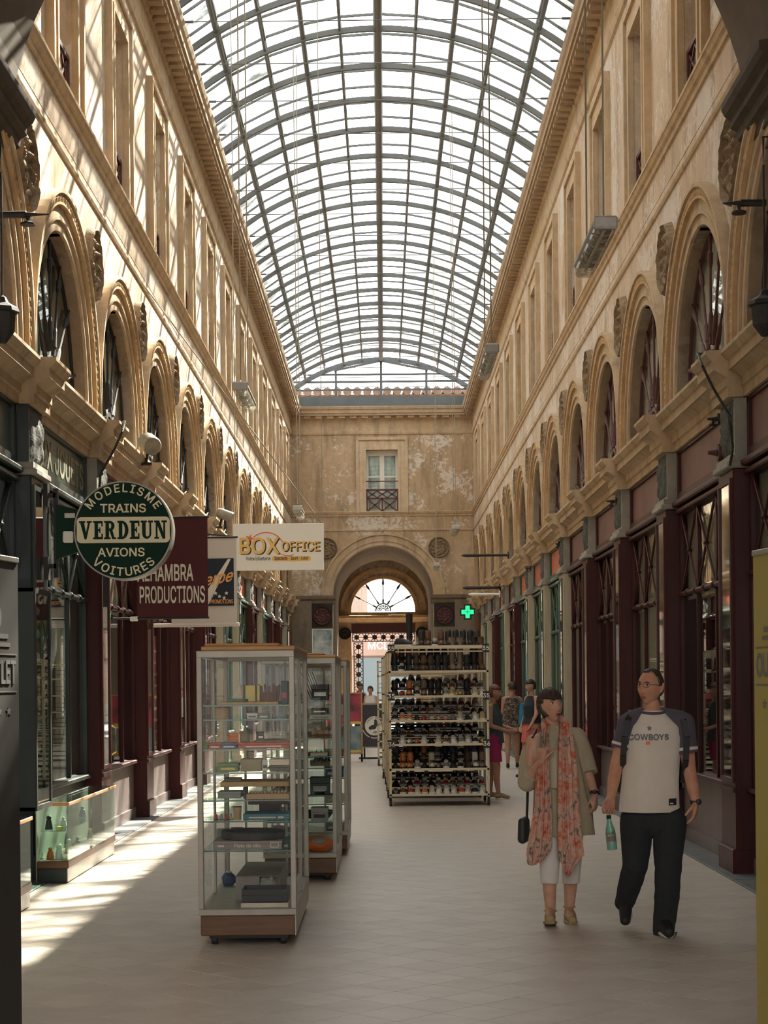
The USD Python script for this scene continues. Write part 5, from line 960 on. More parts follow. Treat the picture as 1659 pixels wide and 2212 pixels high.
def floral(name, cols, scale, bg):
    g = {'g': ('geometry', {}), 'n': ('noise_texture', {'scale': scale * .6, 'detail': 3.}), 'mx': ('mix_vector', {'fac': .12}), 'v': ('voronoi_texture', {'scale': scale, 'randomness': 1.}), 'r': ('rgb_ramp', {'ramp': cols}),
         'v2': ('noise_texture', {'scale': scale * 2.6, 'detail': 4., 'roughness': .65}), 'r2': ('map_range', {'from_min': .46, 'from_max': .56, 'clamp': True}), 'm': ('mix_color', {'b': bg}), 'p': ('principled_bsdf', {'roughness': .85, 'specular_ior_level': .2})}
    l = [('g.position', 'n.vector'), ('g.position', 'mx.a'), ('n.color', 'mx.b'), ('mx.result', 'v.vector'), ('v.distance', 'r.fac'), ('g.position', 'v2.vector'), ('v2.fac', 'r2.value'), ('r2.result', 'm.fac'), ('r.color', 'm.a'), ('m.result', 'p.base_color')]
    MATS[name] = usdkit.material(stage, '/World/Looks/' + name, g, l, surface='p.BSDF')
floral('scarf', [(0, (.26, .03, .025)), (.22, (.50, .11, .06)), (.40, (.56, .20, .12)), (.58, (.62, .42, .33)), (.72, (.10, .09, .075)), (1, (.30, .24, .18))], 12, (.55, .34, .26))
floral('romper', [(0, (.40, .30, .20)), (.35, (.33, .20, .14)), (.6, (.05, .05, .045)), (1, (.03, .035, .03))], 22, (.035, .035, .032))

def chain(pts, n=14):
    """Tapered limb through (x, y, z, r) joints."""
    return munion([mhull([a_, b_], n) for a_, b_ in zip(pts, pts[1:])])
def soft(m, edge, it=10):
    t = mtm(m.refine_to_length(edge)); t.merge_vertices(); trimesh.smoothing.filter_taubin(t, lamb=.5, nu=.53, iterations=it); return t
def tomf(t): return m3.Manifold(m3.Mesh(np.asarray(t.vertices, np.float32), np.asarray(t.faces, np.uint32)))
def loft(rings, n=64, folds=0., nf=9, seed=0, sub=6):
    """Closed cloth body from (z, cx, cy, rx, ry) rings bottom to top, with vertical folds."""
    rg = np.array(rings, float); zz = np.linspace(0, len(rg) - 1, (len(rg) - 1) * sub + 1); R_ = np.stack([np.interp(zz, np.arange(len(rg)), rg[:, k]) for k in range(5)], 1)
    th = np.arange(n) * 2 * np.pi / n; v = []
    for z, cx, cy, rx, ry in R_:
        f = 1 + folds * (np.sin(th * nf + seed + 3 * z) * .5 + (meshkit.fbm(np.stack([np.cos(th) * 2.2, np.sin(th) * 2.2, np.full(n, z * 3 + seed)], -1), 3, seed) - .5) * 1.6)
        v.append(np.stack([cx + rx * f * np.cos(th), cy + ry * f * np.sin(th), np.full(n, z)], -1))
    k = len(v); v = np.concatenate(v + [[[R_[0][1], R_[0][2], R_[0][0]], [R_[-1][1], R_[-1][2], R_[-1][0]]]])
    i, j = np.meshgrid(np.arange(k - 1), np.arange(n), indexing='ij'); q = np.stack([i * n + j, i * n + (j + 1) % n, (i + 1) * n + (j + 1) % n, (i + 1) * n + j], -1).reshape(-1, 4)
    f = np.vstack([q[:, [0, 1, 2]], q[:, [0, 2, 3]]]); a_ = np.arange(n); L = k * n
    f = np.vstack([f, np.stack([np.full(n, L), (a_ + 1) % n, a_], 1), np.stack([np.full(n, L + 1), (k - 1) * n + a_, (k - 1) * n + (a_ + 1) % n], 1)])
    return trimesh.Trimesh(v, f, process=False)
HW, HD, HH = .076, .098, .118
def head_pts(d):
    """A head's surface for unit directions d (x right, -y face, z up), centred between the ears."""
    x, y, z = d.T; ss = lambda a_, b_, t: (lambda q: q * q * (3 - 2 * q))(np.clip((t - a_) / (b_ - a_), 0, 1)); G = lambda cx, cz, sx, sz: np.exp(-((x - cx) / sx) ** 2 - ((z - cz) / sz) ** 2) * (y < 0)
    lo = ss(.05, 1.0, -z); X = x * HW * (1 - .34 * lo); Yy = y * HD * np.where(y > 0, 1 - .42 * ss(.1, .8, -z), 1 - .06 * lo) + .010 * (y > 0) * np.maximum(z, 0); Z = z * HH
    nose = np.exp(-(x / .13) ** 2) * (y < 0) * np.where(z > -.30, .026 * ss(.22, -.30, z), .026 * ss(-.44, -.30, z)) * (np.abs(x) < .5)
    f = nose - .011 * (G(.36, .10, .17, .12) + G(-.36, .10, .17, .12)) + .005 * (G(.34, .30, .25, .08) + G(-.34, .30, .25, .08)) + .004 * (G(.55, -.22, .2, .2) + G(-.55, -.22, .2, .2)) + .006 * G(0, -.54, .26, .09) - .004 * G(0, -.545, .2, .018) + .010 * G(0, -.88, .25, .14) - .004 * G(0, -.70, .3, .06) + .007 * (G(.16, -.32, .07, .07) + G(-.16, -.32, .07, .07))
    return np.stack([X, Yy - f, Z], -1)
def rotm(yaw=0, pitch=0, roll=0):
    e = trimesh.transformations.euler_matrix(math.radians(pitch), math.radians(roll), math.radians(yaw), 'rxyz'); return e
def make_head(c, yaw, pitch=0, roll=0, scale=1., sub=5):
    """(skin manifold, function placing head-local meshes). yaw > 0 turns the face to the picture's left... about z."""
    M = np.eye(4); M[:3, 3] = c; M = M @ trimesh.transformations.rotation_matrix(math.radians(yaw), (0, 0, 1)) @ trimesh.transformations.rotation_matrix(math.radians(pitch), (1, 0, 0)) @ trimesh.transformations.rotation_matrix(math.radians(roll), (0, 1, 0)) @ np.diag([scale, scale, scale, 1])
    ico = trimesh.creation.icosphere(sub); h = trimesh.Trimesh(head_pts(ico.vertices), ico.faces, process=False)
    h.apply_transform(M); ears = []
    for sx in (-1, 1):
        e = mhull([(sx * .072, .012, .022, .010), (sx * .082, .024, .026, .008), (sx * .080, .022, -.004, .009), (sx * .073, .010, -.026, .008)], 10)
        t = mtm(e); t.apply_transform(M); ears.append(tomf(t))
    return munion([tomf(h)] + ears), M
def head_parts(t, M, hairm, hair_mask, thick, sub=5, eyes=True, mouth=0.):
    ico = trimesh.creation.icosphere(sub); d = ico.vertices; p = head_pts(d); k = np.clip(hair_mask(*d.T) + 1.1 * (meshkit.fbm(d * (16, 16, 4), 3, 9) - .5) * (hair_mask(*d.T) > -.6), 0, 1)
    nz = 1 + .25 * (meshkit.fbm(d * (14, 14, 5), 3, 3) - .5)
    v = p + d * ((thick * nz + .007) * k - .007)[:, None]; h = trimesh.Trimesh(v, ico.faces, process=False); h.apply_transform(M); put(t, 'hair', h, hairm, smooth=True)
    if not eyes: return
    for sx in (-1, 1):
        e = MB().ball((sx * .0295, -.0795, .013), (.0120, .0090, .0066), 2); put(t, 'eye', e.mapped(M), 'eye_white', smooth=True)
        put(t, 'iris', MB().ball((sx * .0295, -.0862, .0135), (.0056, .0035, .0058), 2).mapped(M), 'eye_dark', smooth=True)
        put(t, 'eyebrow', MB().tube([(sx * .014, -.0945, .030), (sx * .030, -.093, .035), (sx * .046, -.082, .031)], [.0028, .0034, .002], 6).mapped(M), hairm)
        put(t, 'eyelid', MB().tube([(sx * .018, -.0865, .018), (sx * .030, -.0895, .0225), (sx * .043, -.081, .017)], [.002, .0028, .002], 6).mapped(M), 'lip')
    lp = MB().tube([(-.022, -.0865, -.064), (-.010, -.0975, -.0615), (0, -.0985, -.063), (.010, -.0975, -.0615), (.022, -.0865, -.064)], [.0015, .004, .0036, .004, .0015], 8).tube([(-.02, -.087, -.066 - mouth), (0, -.0975, -.0725 - mouth), (.02, -.087, -.066 - mouth)], [.0015, .0052, .0015], 8)
    put(t, 'lips', lp.mapped(M), 'lip', smooth=True)
    if mouth: put(t, 'mouth_opening', MB().ball((0, -.0925, -.066 - mouth / 2), (.014, .006, .003 + mouth * .6)).mapped(M), 'eye_dark', smooth=True)
def make_hand(wrist, tip_dir, palm_n, side, curl=.35, size=1., spread=.10):
    """Palm, four unequal bent fingers and a thumb; tip_dir from the wrist to the fingertips, palm_n out of the palm, side +1: thumb on cross(tip, palm_n)."""
    w = np.array(wrist, float); f = np.array(tip_dir, float); f /= np.linalg.norm(f); n = np.array(palm_n, float); n -= f * (n @ f); n /= np.linalg.norm(n); a_ = np.cross(f, n) * side
    S = size; P = lambda u, v_, k: w + (f * u + a_ * v_ + n * k) * S
    q = lambda p, r: (*p, r * S)
    ms = [mhull([q(P(0, .012, 0), .019), q(P(0, -.012, 0), .019), q(P(.045, .024, 0), .016), q(P(.045, -.026, 0), .015), q(P(.085, .030, 0), .012), q(P(.082, -.032, 0), .011)], 12)]
    for i, (off, L) in enumerate(((.030, .072), (.009, .080), (-.012, .074), (-.031, .058))):
        p = P(.083, off, 0); d = f + a_ * spread * (off / .03); d /= np.linalg.norm(d); pts = [q(p, .0095)]; cv = curl * (1 + .15 * i); ang = 0
        for k, (l, r) in enumerate(((.45, .0088), (.32, .008), (.23, .0070))):
            ang += cv * (.8, 1.2, .9)[k]; p = p + (d * math.cos(ang) + n * math.sin(ang)) * L * l * S; pts.append(q(p, r))
        ms.append(chain(pts, 10))
    p0 = P(.02, .022, .004); p1 = P(.052, .046, .016); p2 = P(.080, .050, .030 + .02 * curl); p3 = P(.102, .046, .038 + .04 * curl); ms.append(chain([q(p0, .013), q(p1, .011), q(p2, .0095), q(p3, .008)], 10))
    return tomf(soft(munion(ms), .006, 6))
def make_foot(heel, toe, r=.034):
    h, t = np.array(heel, float), np.array(toe, float); m_ = h * .45 + t * .55
    return munion([mhull([(*h, r), (*(h + (0, 0, .035)), r * .9), (*(m_ + (0, 0, .012)), r * 1.05)]), mhull([(*(m_ + (0, 0, .012)), r * 1.05), (*t, r * .8)])])
def shoe_solid(t, name, heel, toe, m, sole=None, r=.040, lift=(0, 0, 0)):
    h, e = np.array(heel, float), np.array(toe, float); u = munion([mhull([(*h, r), (*(h + (0, 0, .04)), r * .85), (*(h * .5 + e * .5 + (0, 0, .02)), r * 1.05)]), mhull([(*(h * .5 + e * .5 + (0, 0, .015)), r * 1.08), (*e, r * .85)])])
    g = put(t, name, soft(u, .012, 4), m, smooth=60)
    if sole:
        d = e - h; d /= np.linalg.norm(d); up = np.array([0, 0, 1.]) - d * d[2]; up /= np.linalg.norm(up); hs, es = h - up * r * .72, e - up * r * .55
        s_ = munion([mhull([(*hs, .016), (*(hs * .5 + es * .5), .016), (*es, .014)])]); ax = np.cross(d, up)
        s_ = m3.Manifold.batch_hull([m3.Manifold.sphere(.014, 10).translate(tuple(p + ax * o)) for p, o in ((hs, .024), (hs, -.024), (hs * .45 + es * .55, .034), (hs * .45 + es * .55, -.034), (es, .018), (es, -.018))]); put(g, 'sole', mtm(s_), sole, smooth=50)
    return g
def sleeve(pts, cut=None):
    m = chain(pts, 20)
    for p, n in cut or []:
        n = np.array(n, float); n /= np.linalg.norm(n); m = m.trim_by_plane(tuple(n), float(n @ np.array(p)))
    return m

# --- the man in the raglan shirt
s_ = 331.; MY = F / s_; MX = pix(1415, 2020, s_)[0]
def mp(u, v, y): x, z = pix(u, v, s_); return (x - MX, y, z)
t = thing('person', 'man with glasses in white dark-sleeved T-shirt and dark jeans holding a green bottle', 'person', (MX, MY, 0))
hd, HM = make_head(mp(1405, 1485, .0), -40, -2, 2, 1.0)
sL, sR = mp(1359, 1564, .03), mp(1478, 1563, .0); eL, eR = mp(1333, 1652, .03), mp(1489, 1668, -.01); wL, wR = mp(1317, 1722, -.06), mp(1498, 1730, -.09)
hipL, hipR = mp(1378, 1775, .03), mp(1446, 1775, 0); kL, kR = mp(1374, 1870, .03), mp(1440, 1872, -.06); aL, aR = mp(1366, 1960, .36), mp(1432, 1995, -.02)
hL = make_hand(wL, np.array(mp(1309, 1752, -.07)) - wL, (.25, -.9, .1), 1, .95); hR = make_hand(wR, np.array(mp(1492, 1775, -.13)) - wR, (-.8, .25, 0), -1, .30)
core = munion([mhull([(*mp(1408, 1522, .015), .056), (*mp(1412, 1558, .03), .062)]), mhull([(*sL, .055), (*sR, .055), (*mp(1390, 1640, .03), .075), (*mp(1428, 1640, .03), .075)]), mhull([(*mp(1390, 1640, .03), .075), (*mp(1428, 1640, .03), .075), (*hipL, .08), (*hipR, .08)]),
               chain([(*sL, .055), (*eL, .043), (*((np.array(eL) + wL) / 2), .041), (*wL, .027)]), chain([(*sR, .055), (*eR, .043), (*((np.array(eR) + wR) / 2), .041), (*wR, .027)]), chain([(*hipL, .088), (*kL, .056), (*aL, .04)]), chain([(*hipR, .088), (*kR, .056), (*aR, .04)])])
put(t, 'body', mtm(munion([tomf(soft(core, .02, 8)), hd, hL, hR])), 'skin_a', smooth=60)
head_parts(t, HM, 'hair_brown', lambda x, y, z: np.clip(np.maximum(np.maximum((z - .66) * 6 + (y + .42) * 3.5 - 1.2 * (np.abs(x) > .22) * (y < -.3), np.minimum((y + .22) * 9, (z - .06) * 9)), np.minimum((y - .12) * 7, (z + .5) * 5)) * 2, -1, 1), .008)
gl = MB()
for sx in (-1, 1):
    pts = [(sx * .031 + .023 * math.cos(q), -.103 - .004 * math.cos(q) * sx * -1, .013 + .015 * math.sin(q)) for q in np.linspace(0, 2 * np.pi, 17)]; gl.tube(pts, .0013, 5); gl.tube([(sx * .054, -.098, .017), (sx * .077, -.06, .018), (sx * .079, .015, .014)], .0014, 5)
put(t, 'glasses', gl.tube([(-.009, -.105, .016), (.009, -.105, .016)], .0014, 5).mapped(HM), 'iron')
shirt = [(mp(1405, 1750, 0)[2] - .01, *mp(1405, 1750, .02)[:2], .198, .142), (mp(1407, 1690, 0)[2], *mp(1407, 1690, .02)[:2], .188, .138), (mp(1410, 1640, 0)[2], *mp(1410, 1640, .02)[:2], .186, .133), (mp(1413, 1595, 0)[2], *mp(1413, 1595, .02)[:2], .192, .128), (mp(1415, 1567, 0)[2], *mp(1415, 1565, .02)[:2], .178, .108), (mp(1412, 1548, 0)[2], *mp(1412, 1548, .02)[:2], .118, .085), (mp(1410, 1534, 0)[2], *mp(1410, 1534, .02)[:2], .072, .070)]
put(t, 'shirt', loft(shirt, 72, .055, 5, 2), 'shirt_white', smooth=60)
for nm, s0, e0, sd in (('a', sL, eL, -1), ('b', sR, eR, 1)):
    s1, e1 = np.array(s0), np.array(e0); d = e1 - s1; end = s1 + d * .56; nk = np.array(mp(1410 + sd * 24, 1541, .02))
    g = put(t, 'sleeve', mtm(sleeve([(*nk, .040), (*(s1 * .75 + nk * .25), .070), (*s1, .072), (*(s1 + d * .62), .067)], [(end, s1 - end)])), 'raglan', smooth=60)
    for q0, q1, m_ in ((.48, .545, 'shirt_white'), (.545, .60, 'raglan')): put(g, 'cuff_band', mtm(sleeve([(*(s1 + d * .3), .074), (*(s1 + d * .8), .070)], [(s1 + d * q0, d), (s1 + d * q1, -d)])), m_, smooth=60)
put(t, 'collar', MB().tube([(mp(1410, 1540, 0)[0] + .080 * math.cos(q), .012 + .078 * math.sin(q), mp(1410, 1536, 0)[2] + .012 * math.sin(q) - .002) for q in np.linspace(0, 2 * np.pi, 33)], .009, 8), 'raglan', smooth=True)
def on_shirt(m_, u, v, off=.006):
    cx, _, cz = mp(u, v, 0); m_ = m_.copy(); vv = m_.vertices.copy(); X, Z, D = vv[:, 0] + cx, vv[:, 1] + cz, vv[:, 2]; rg = np.array(shirt); c = [np.interp(Z, rg[:, 0], rg[:, k]) for k in range(5)]
    Yv = c[2] - c[4] * np.sqrt(np.clip(1 - ((X - c[1]) / c[3]) ** 2, .05, 1)) * 1.025 - off - D; return trimesh.Trimesh(np.stack([X, Yv, Z], -1), m_.faces[:, ::-1], process=False)
mat('print_grey', (.13, .14, .15), .8)
wm = text('COWBOYS', .036, True, .002); wm.apply_scale((.255 / np.ptp(wm.bounds[:, 0]), 1, 1)); wm = wm.subdivide()
put(t, 'shirt_lettering', on_shirt(wm, 1397, 1597), 'print_grey'); stp = Polygon([((.018 if i % 2 == 0 else .007) * math.sin(i * np.pi / 5), (.018 if i % 2 == 0 else .007) * math.cos(i * np.pi / 5)) for i in range(10)])
put(t, 'shirt_star', on_shirt(trimesh.creation.extrude_polygon(stp, .002, engine='earcut'), 1398, 1572), 'print_grey'); put(t, 'shirt_mark', on_shirt(trimesh.creation.extrude_polygon(sbox(-.010, -.008, .010, .008).buffer(.003), .002, engine='earcut'), 1394, 1604), 'ink_red'); lab_ = put(t, 'hem_label', on_shirt(trimesh.creation.extrude_polygon(sbox(-.027, -.022, .027, .022), .003, engine='earcut').subdivide(), 1448, 1730), 'tag_black'); put(lab_, 'label_print', on_shirt(trimesh.creation.extrude_polygon(sbox(-.02, -.014, .004, -.006), .002, engine='earcut'), 1448, 1730, .0095), 'board_white')
tr = munion([mhull([(*mp(1390, 1748, .03), .105), (*mp(1422, 1748, .02), .105), (*hipL, .112), (*hipR, .112)], 20), chain([(*hipL, .116), (*kL, .083), (*np.array(mp(1370, 1915, .19)), .078), (*(np.array(aL) + (0, .01, -.01)), .068)], 20), chain([(*hipR, .116), (*kR, .088), (*mp(1438, 1940, -.05), .080), (*(np.array(aR) + (0, 0, -.045)), .072)], 20)])
jt = soft(tr, .02, 4); v = jt.vertices; nn = jt.vertex_normals; v = v + nn * (.012 * (meshkit.fbm(v * (9, 9, 16), 3, 8) - .5))[:, None]; put(t, 'jeans', trimesh.Trimesh(v, jt.faces, process=False), 'jeans', smooth=70)
g = shoe_solid(t, 'shoe', mp(1368, 1966, .36), mp(1360, 1997, .21), 'shoe_black', 'sole_white', .041); put(g, 'lace', MB().tube([mp(1358, 1958, .26), mp(1352, 1962, .25), mp(1357, 1966, .25)], .004, 5), 'sole_dark')
g = shoe_solid(t, 'shoe', (mp(1432, 2010, 0)[0], .0, .052), (mp(1434, 2026, 0)[0], -.20, .042), 'shoe_black', 'sole_white', .044); put(g, 'lace', MB().tube([mp(1450, 2010, -.12), mp(1456, 2008, -.12), mp(1452, 2014, -.13)], .004, 5), 'sole_dark')
put(t, 'watch', MB().tube([tuple(np.array(wR) + (-.002, 0, .012 + .0)), tuple(np.array(wR) + (0, .004, -.014))], .036, 16).ball(tuple(np.array(wR) + (.012, -.032, 0)), (.02, .008, .02), 2), 'black_plastic')
bp = put(t, 'backpack', soft(mhull([(*mp(1370, 1575, .20), .06), (*mp(1460, 1575, .20), .06), (*mp(1362, 1700, .21), .07), (*mp(1466, 1700, .21), .07)]), .03, 2), 'bag_black', smooth=60)
for sd, us in ((-1, ((1364, 1542), (1352, 1556), (1345, 1590), (1343, 1630), (1347, 1665))), (1, ((1460, 1541), (1473, 1556), (1478, 1590), (1477, 1640), (1478, 1690)))):
    pts = [mp(us[0][0], us[0][1] - 2, .12)] + [mp(u, v, y) for (u, v), y in zip(us, (.02, -.075, -.105, -.08, .04))] + [mp(us[-1][0] + sd * 6, us[-1][1] + 8, .16)]
    m_ = MB()
    for p, q in zip(pts, pts[1:]): m_.bar(p, q, .038, .014, up=(0, -1, .2))
    put(bp, 'strap', m_, 'bag_black')
bx_, bz_ = pix(1315, 1763, s_); bt = thing('glass_bottle', 'small green glass water bottle held in the man\'s right hand', 'bottle', (bx_ + .004, MY - .135, bz_ - .205)); bt.GetAttribute('xformOp:rotateZ').Set(0.)
mat('bottle_green', (.30, .62, .50), .08, trans=.55); put(bt, 'glass', MB().lathe([(0, 0), (.030, 0), (.033, .006), (.033, .10), (.029, .13), (.016, .175), (.0135, .20), (.0135, .212), (0, .212)], n=28).mapped(trimesh.transformations.rotation_matrix(-.10, (0, 1, 0))), 'bottle_green', smooth=40)
put(bt, 'label', MB().lathe([(.0332, .055), (.0336, .056), (.0325, .112), (.0322, .112)], n=28).mapped(trimesh.transformations.rotation_matrix(-.10, (0, 1, 0))), 'leather_taupe'); put(bt, 'cap', MB().lathe([(.0145, .20), (.0155, .20), (.0155, .222), (0, .224)], n=16).mapped(trimesh.transformations.rotation_matrix(-.10, (0, 1, 0))), 'sign_green')

# --- the woman with the flowered scarf
s_ = 316.; WY = F / s_; WX = pix(1205, 1995, s_)[0]
def mp(u, v, y): x, z = pix(u, v, s_); return (x - WX, y, z)
t = thing('person', 'woman with fringe in beige tunic, long flowered scarf and white cropped leggings', 'person', (WX, WY, 0))
hd, HM = make_head(mp(1189, 1525, -.01), 24, -7, -7, .98)
sL, sR = mp(1152, 1602, .02), mp(1247, 1593, .03); eL, eR = mp(1139, 1688, -.03), mp(1270, 1665, .05); wL, wR = mp(1163, 1642, -.20), mp(1284, 1716, -.02)
hipL, hipR = mp(1186, 1760, .02), mp(1232, 1760, .02); kL, kR = mp(1186, 1868, -.04), mp(1236, 1866, .04); aL, aR = mp(1187, 1970, -.07), mp(1233, 1968, .10)
hL = make_hand(wL, np.array(mp(1168, 1600, -.215)) - wL, (.7, .6, .1), -1, 1.05, .92); hR = make_hand(wR, np.array(mp(1284, 1760, -.06)) - wR, (-.75, .35, 0), -1, .38, .92)
core = munion([mhull([(*mp(1192, 1556, .01), .047), (*mp(1197, 1590, .025), .052)]), mhull([(*sL, .05), (*sR, .05), (*mp(1180, 1680, .02), .09), (*mp(1228, 1680, .02), .09)]), mhull([(*mp(1180, 1680, .02), .09), (*mp(1228, 1680, .02), .09), (*hipL, .095), (*hipR, .095)]),
               chain([(*sL, .046), (*eL, .038), (*((np.array(eL) + wL) / 2), .035), (*wL, .024)]), chain([(*sR, .046), (*eR, .037), (*((np.array(eR) + wR) / 2), .034), (*wR, .024)]), chain([(*hipL, .085), (*kL, .054), (*mp(1186, 1915, -.04), .048), (*aL, .033)]), chain([(*hipR, .085), (*kR, .054), (*mp(1235, 1915, .08), .048), (*aR, .033)]),
               make_foot((aL[0], aL[1] + .03, .075), (aL[0] - .015, aL[1] - .14, .075), .03), make_foot((aR[0], aR[1] + .02, .05), (aR[0], aR[1] - .15, .04), .03)])
put(t, 'body', mtm(munion([tomf(soft(core, .02, 8)), hd, hL, hR])), 'skin_b', smooth=60)
head_parts(t, HM, 'hair_brown', lambda x, y, z: np.clip(np.maximum(np.minimum((z - .25 - .25 * x * x) * 7, (y + 1.2) * 9), np.minimum((y - .02 + .5 * np.maximum(.3 - z, 0)) * 6 + 2.2 * (z > .22), (z + .62) * 5)) * 1.5, -1, 1), .016, mouth=.006)
for sx in (-1, 1): put(t, 'earring', MB().tube([(sx * .078, .012, -.03), (sx * .079, .012, -.05), (sx * .079, .012, -.072)], [.002, .003, .006], 8).mapped(HM), 'wire_brass')
Z = lambda v: mp(1200, v, 0)[2]
tun = [(Z(1803), mp(1222, 1800, 0)[0], .03, .205, .165), (Z(1760), mp(1218, 1760, 0)[0], .03, .200, .160), (Z(1700), mp(1212, 1700, 0)[0], .025, .180, .145), (Z(1650), mp(1206, 1650, 0)[0], .02, .168, .135), (Z(1612), mp(1203, 1612, 0)[0], .02, .165, .12), (Z(1590), mp(1202, 1590, 0)[0], .02, .140, .095), (Z(1574), mp(1200, 1574, 0)[0], .02, .085, .075), (Z(1566), mp(1199, 1566, 0)[0], .02, .062, .062)]
put(t, 'tunic', loft(tun, 80, .075, 9, 4), 'tunic', smooth=60)
put(t, 'undershirt', loft([(Z(1700), mp(1198, 1700, 0)[0], .0, .075, .145), (Z(1650), mp(1196, 1650, 0)[0], .0, .070, .135), (Z(1618), mp(1195, 1618, 0)[0], .0, .055, .122)], 40, .03, 5, 7), 'top_beige', smooth=60)
for s0, e0, w0, cut_ in ((sL, eL, wL, .36), (sR, eR, wR, .12)):
    s1, e1, w1 = map(np.array, (s0, e0, w0)); d = w1 - e1; nk = np.array(mp(1200, 1578, .02)); end = e1 + d * cut_
    g = put(t, 'sleeve', soft(sleeve([(*(nk * .4 + s1 * .6), .055), (*s1, .068), (*((s1 + e1) / 2), .076), (*e1, .070), (*(e1 + d * .6), .056)], [(end, -d)]), .02, 3), 'tunic', smooth=60)
    put(g, 'rolled_cuff', mtm(sleeve([(*(e1 - d * .2), .074), (*(e1 + d * .5), .064)], [(e1 + d * (cut_ - .14), d), (e1 + d * (cut_ + .02), -d)])), 'tunic', smooth=60)
lg = munion([mhull([(*hipL, .10), (*hipR, .10)], 18), sleeve([(*hipL, .10), (*kL, .068), (*mp(1186, 1930, -.045), .055)], [(mp(1186, 1906, -.04), (0, 0, 1))]), sleeve([(*hipR, .10), (*kR, .068), (*mp(1235, 1935, .08), .055)], [(mp(1235, 1910, .08), (0, 0, 1))])]); put(t, 'leggings', soft(lg, .02, 2), 'leggings', smooth=70)
def strip(pts, w, th=.010, n=24, folds=3, seed=0):
    """A hanging scarf end: a folded band along pts of (u, v, y, halfwidth px)."""
    p = np.array([(*mp(u, v, y), hw / s_) for u, v, y, hw in pts]); k = 40; tt = np.linspace(0, len(p) - 1, k); q = np.stack([np.interp(tt, np.arange(len(p)), p[:, c]) for c in range(4)], 1); a_ = np.linspace(-1, 1, n); fr, bk = [], []
    for i, (x, y, z, hw) in enumerate(q):
        fy = .016 * np.sin(a_ * folds * np.pi + seed + i * .06) + .010 * np.sin(a_ * folds * 2.3 * np.pi + i * .11) ; dz = -.02 * np.sin(a_ * 2 + seed) * (i / k)
        fr.append(np.stack([x + a_ * hw, y + fy - th / 2, z + dz], -1)); bk.append(np.stack([x + a_ * hw, y + fy + th / 2, z + dz], -1))
    v = np.concatenate([np.concatenate(fr), np.concatenate(bk)]); i, j = np.meshgrid(np.arange(k - 1), np.arange(n - 1), indexing='ij'); qd = np.stack([i * n + j, i * n + j + 1, (i + 1) * n + j + 1, (i + 1) * n + j], -1).reshape(-1, 4); o = k * n
    ed = [[i * n, (i + 1) * n, (i + 1) * n + o, i * n + o] for i in range(k - 1)] + [[i * n + n - 1, i * n + n - 1 + o, (i + 1) * n + n - 1 + o, (i + 1) * n + n - 1] for i in range(k - 1)] + [[(k - 1) * n + j, (k - 1) * n + j + o, (k - 1) * n + j + 1 + o, (k - 1) * n + j + 1] for j in range(n - 1)]
    return MB().add(v, np.vstack([qd[:, ::-1], qd + o, ed]))
sc_ = put(t, 'scarf', strip([(1219, 1562, -.03, 12), (1218, 1600, -.125, 17), (1220, 1660, -.155, 21), (1221, 1730, -.165, 23), (1224, 1800, -.17, 26), (1228, 1840, -.17, 28), (1222, 1862, -.17, 16), (1219, 1884, -.17, 5)], 0, seed=1), 'scarf', smooth=60)
put(sc_, 'scarf_end', strip([(1176, 1564, -.03, 9), (1172, 1598, -.14, 9), (1168, 1630, -.20, 10), (1166, 1680, -.20, 15), (1168, 1740, -.17, 18), (1164, 1790, -.175, 24), (1160, 1835, -.175, 27), (1153, 1858, -.175, 18)], 0, seed=2.5), 'scarf', smooth=60)
put(sc_, 'neck_wrap', soft(munion([chain([(*mp(1174, 1566, -.035), .024), (*mp(1180, 1556, .05), .028), (*mp(1200, 1552, .085), .030), (*mp(1217, 1556, .05), .028), (*mp(1220, 1564, -.035), .024)])]), .012, 4), 'scarf', smooth=60)
g = shoe_solid(t, 'shoe', (aL[0], aL[1] + .045, .036), (aL[0] - .016, aL[1] - .15, .062), 'espadrille', 'espadrille', .036); put(g, 'ankle_tie', MB().tube([(aL[0] + .042 * math.cos(q), aL[1] + .042 * math.sin(q), aL[2] + .018) for q in np.linspace(0, 2 * np.pi, 17)], .0045, 6), 'espadrille')
g = shoe_solid(t, 'shoe', (aR[0], aR[1] + .035, .036), (aR[0] + .005, aR[1] - .16, .030), 'espadrille', 'espadrille', .036); put(g, 'ankle_tie', MB().tube([(aR[0] + .042 * math.cos(q), aR[1] + .042 * math.sin(q), aR[2] + .018) for q in np.linspace(0, 2 * np.pi, 17)], .0045, 6), 'espadrille')
put(t, 'watch', MB().tube([tuple(np.array(wR) + (0, 0, .03)), tuple(np.array(wR) + (0, .002, .012))], .031, 16).ball(tuple(np.array(wR) + (-.004, -.03, .02)), (.016, .006, .016), 2), 'black_plastic')
g = put(t, 'shoulder_bag', soft(mhull([(*mp(1131, 1778, .10), .03), (*mp(1131, 1815, .10), .034), (*mp(1140, 1778, .22), .03), (*mp(1140, 1815, .22), .034)]), .02, 2), 'bag_black', smooth=60)
put(g, 'strap', MB().tube([mp(1160, 1578, .06), mp(1150, 1592, -.02), mp(1147, 1612, .02), mp(1143, 1680, .085), mp(1141, 1775, .12)], .010, 6), 'bag_black')

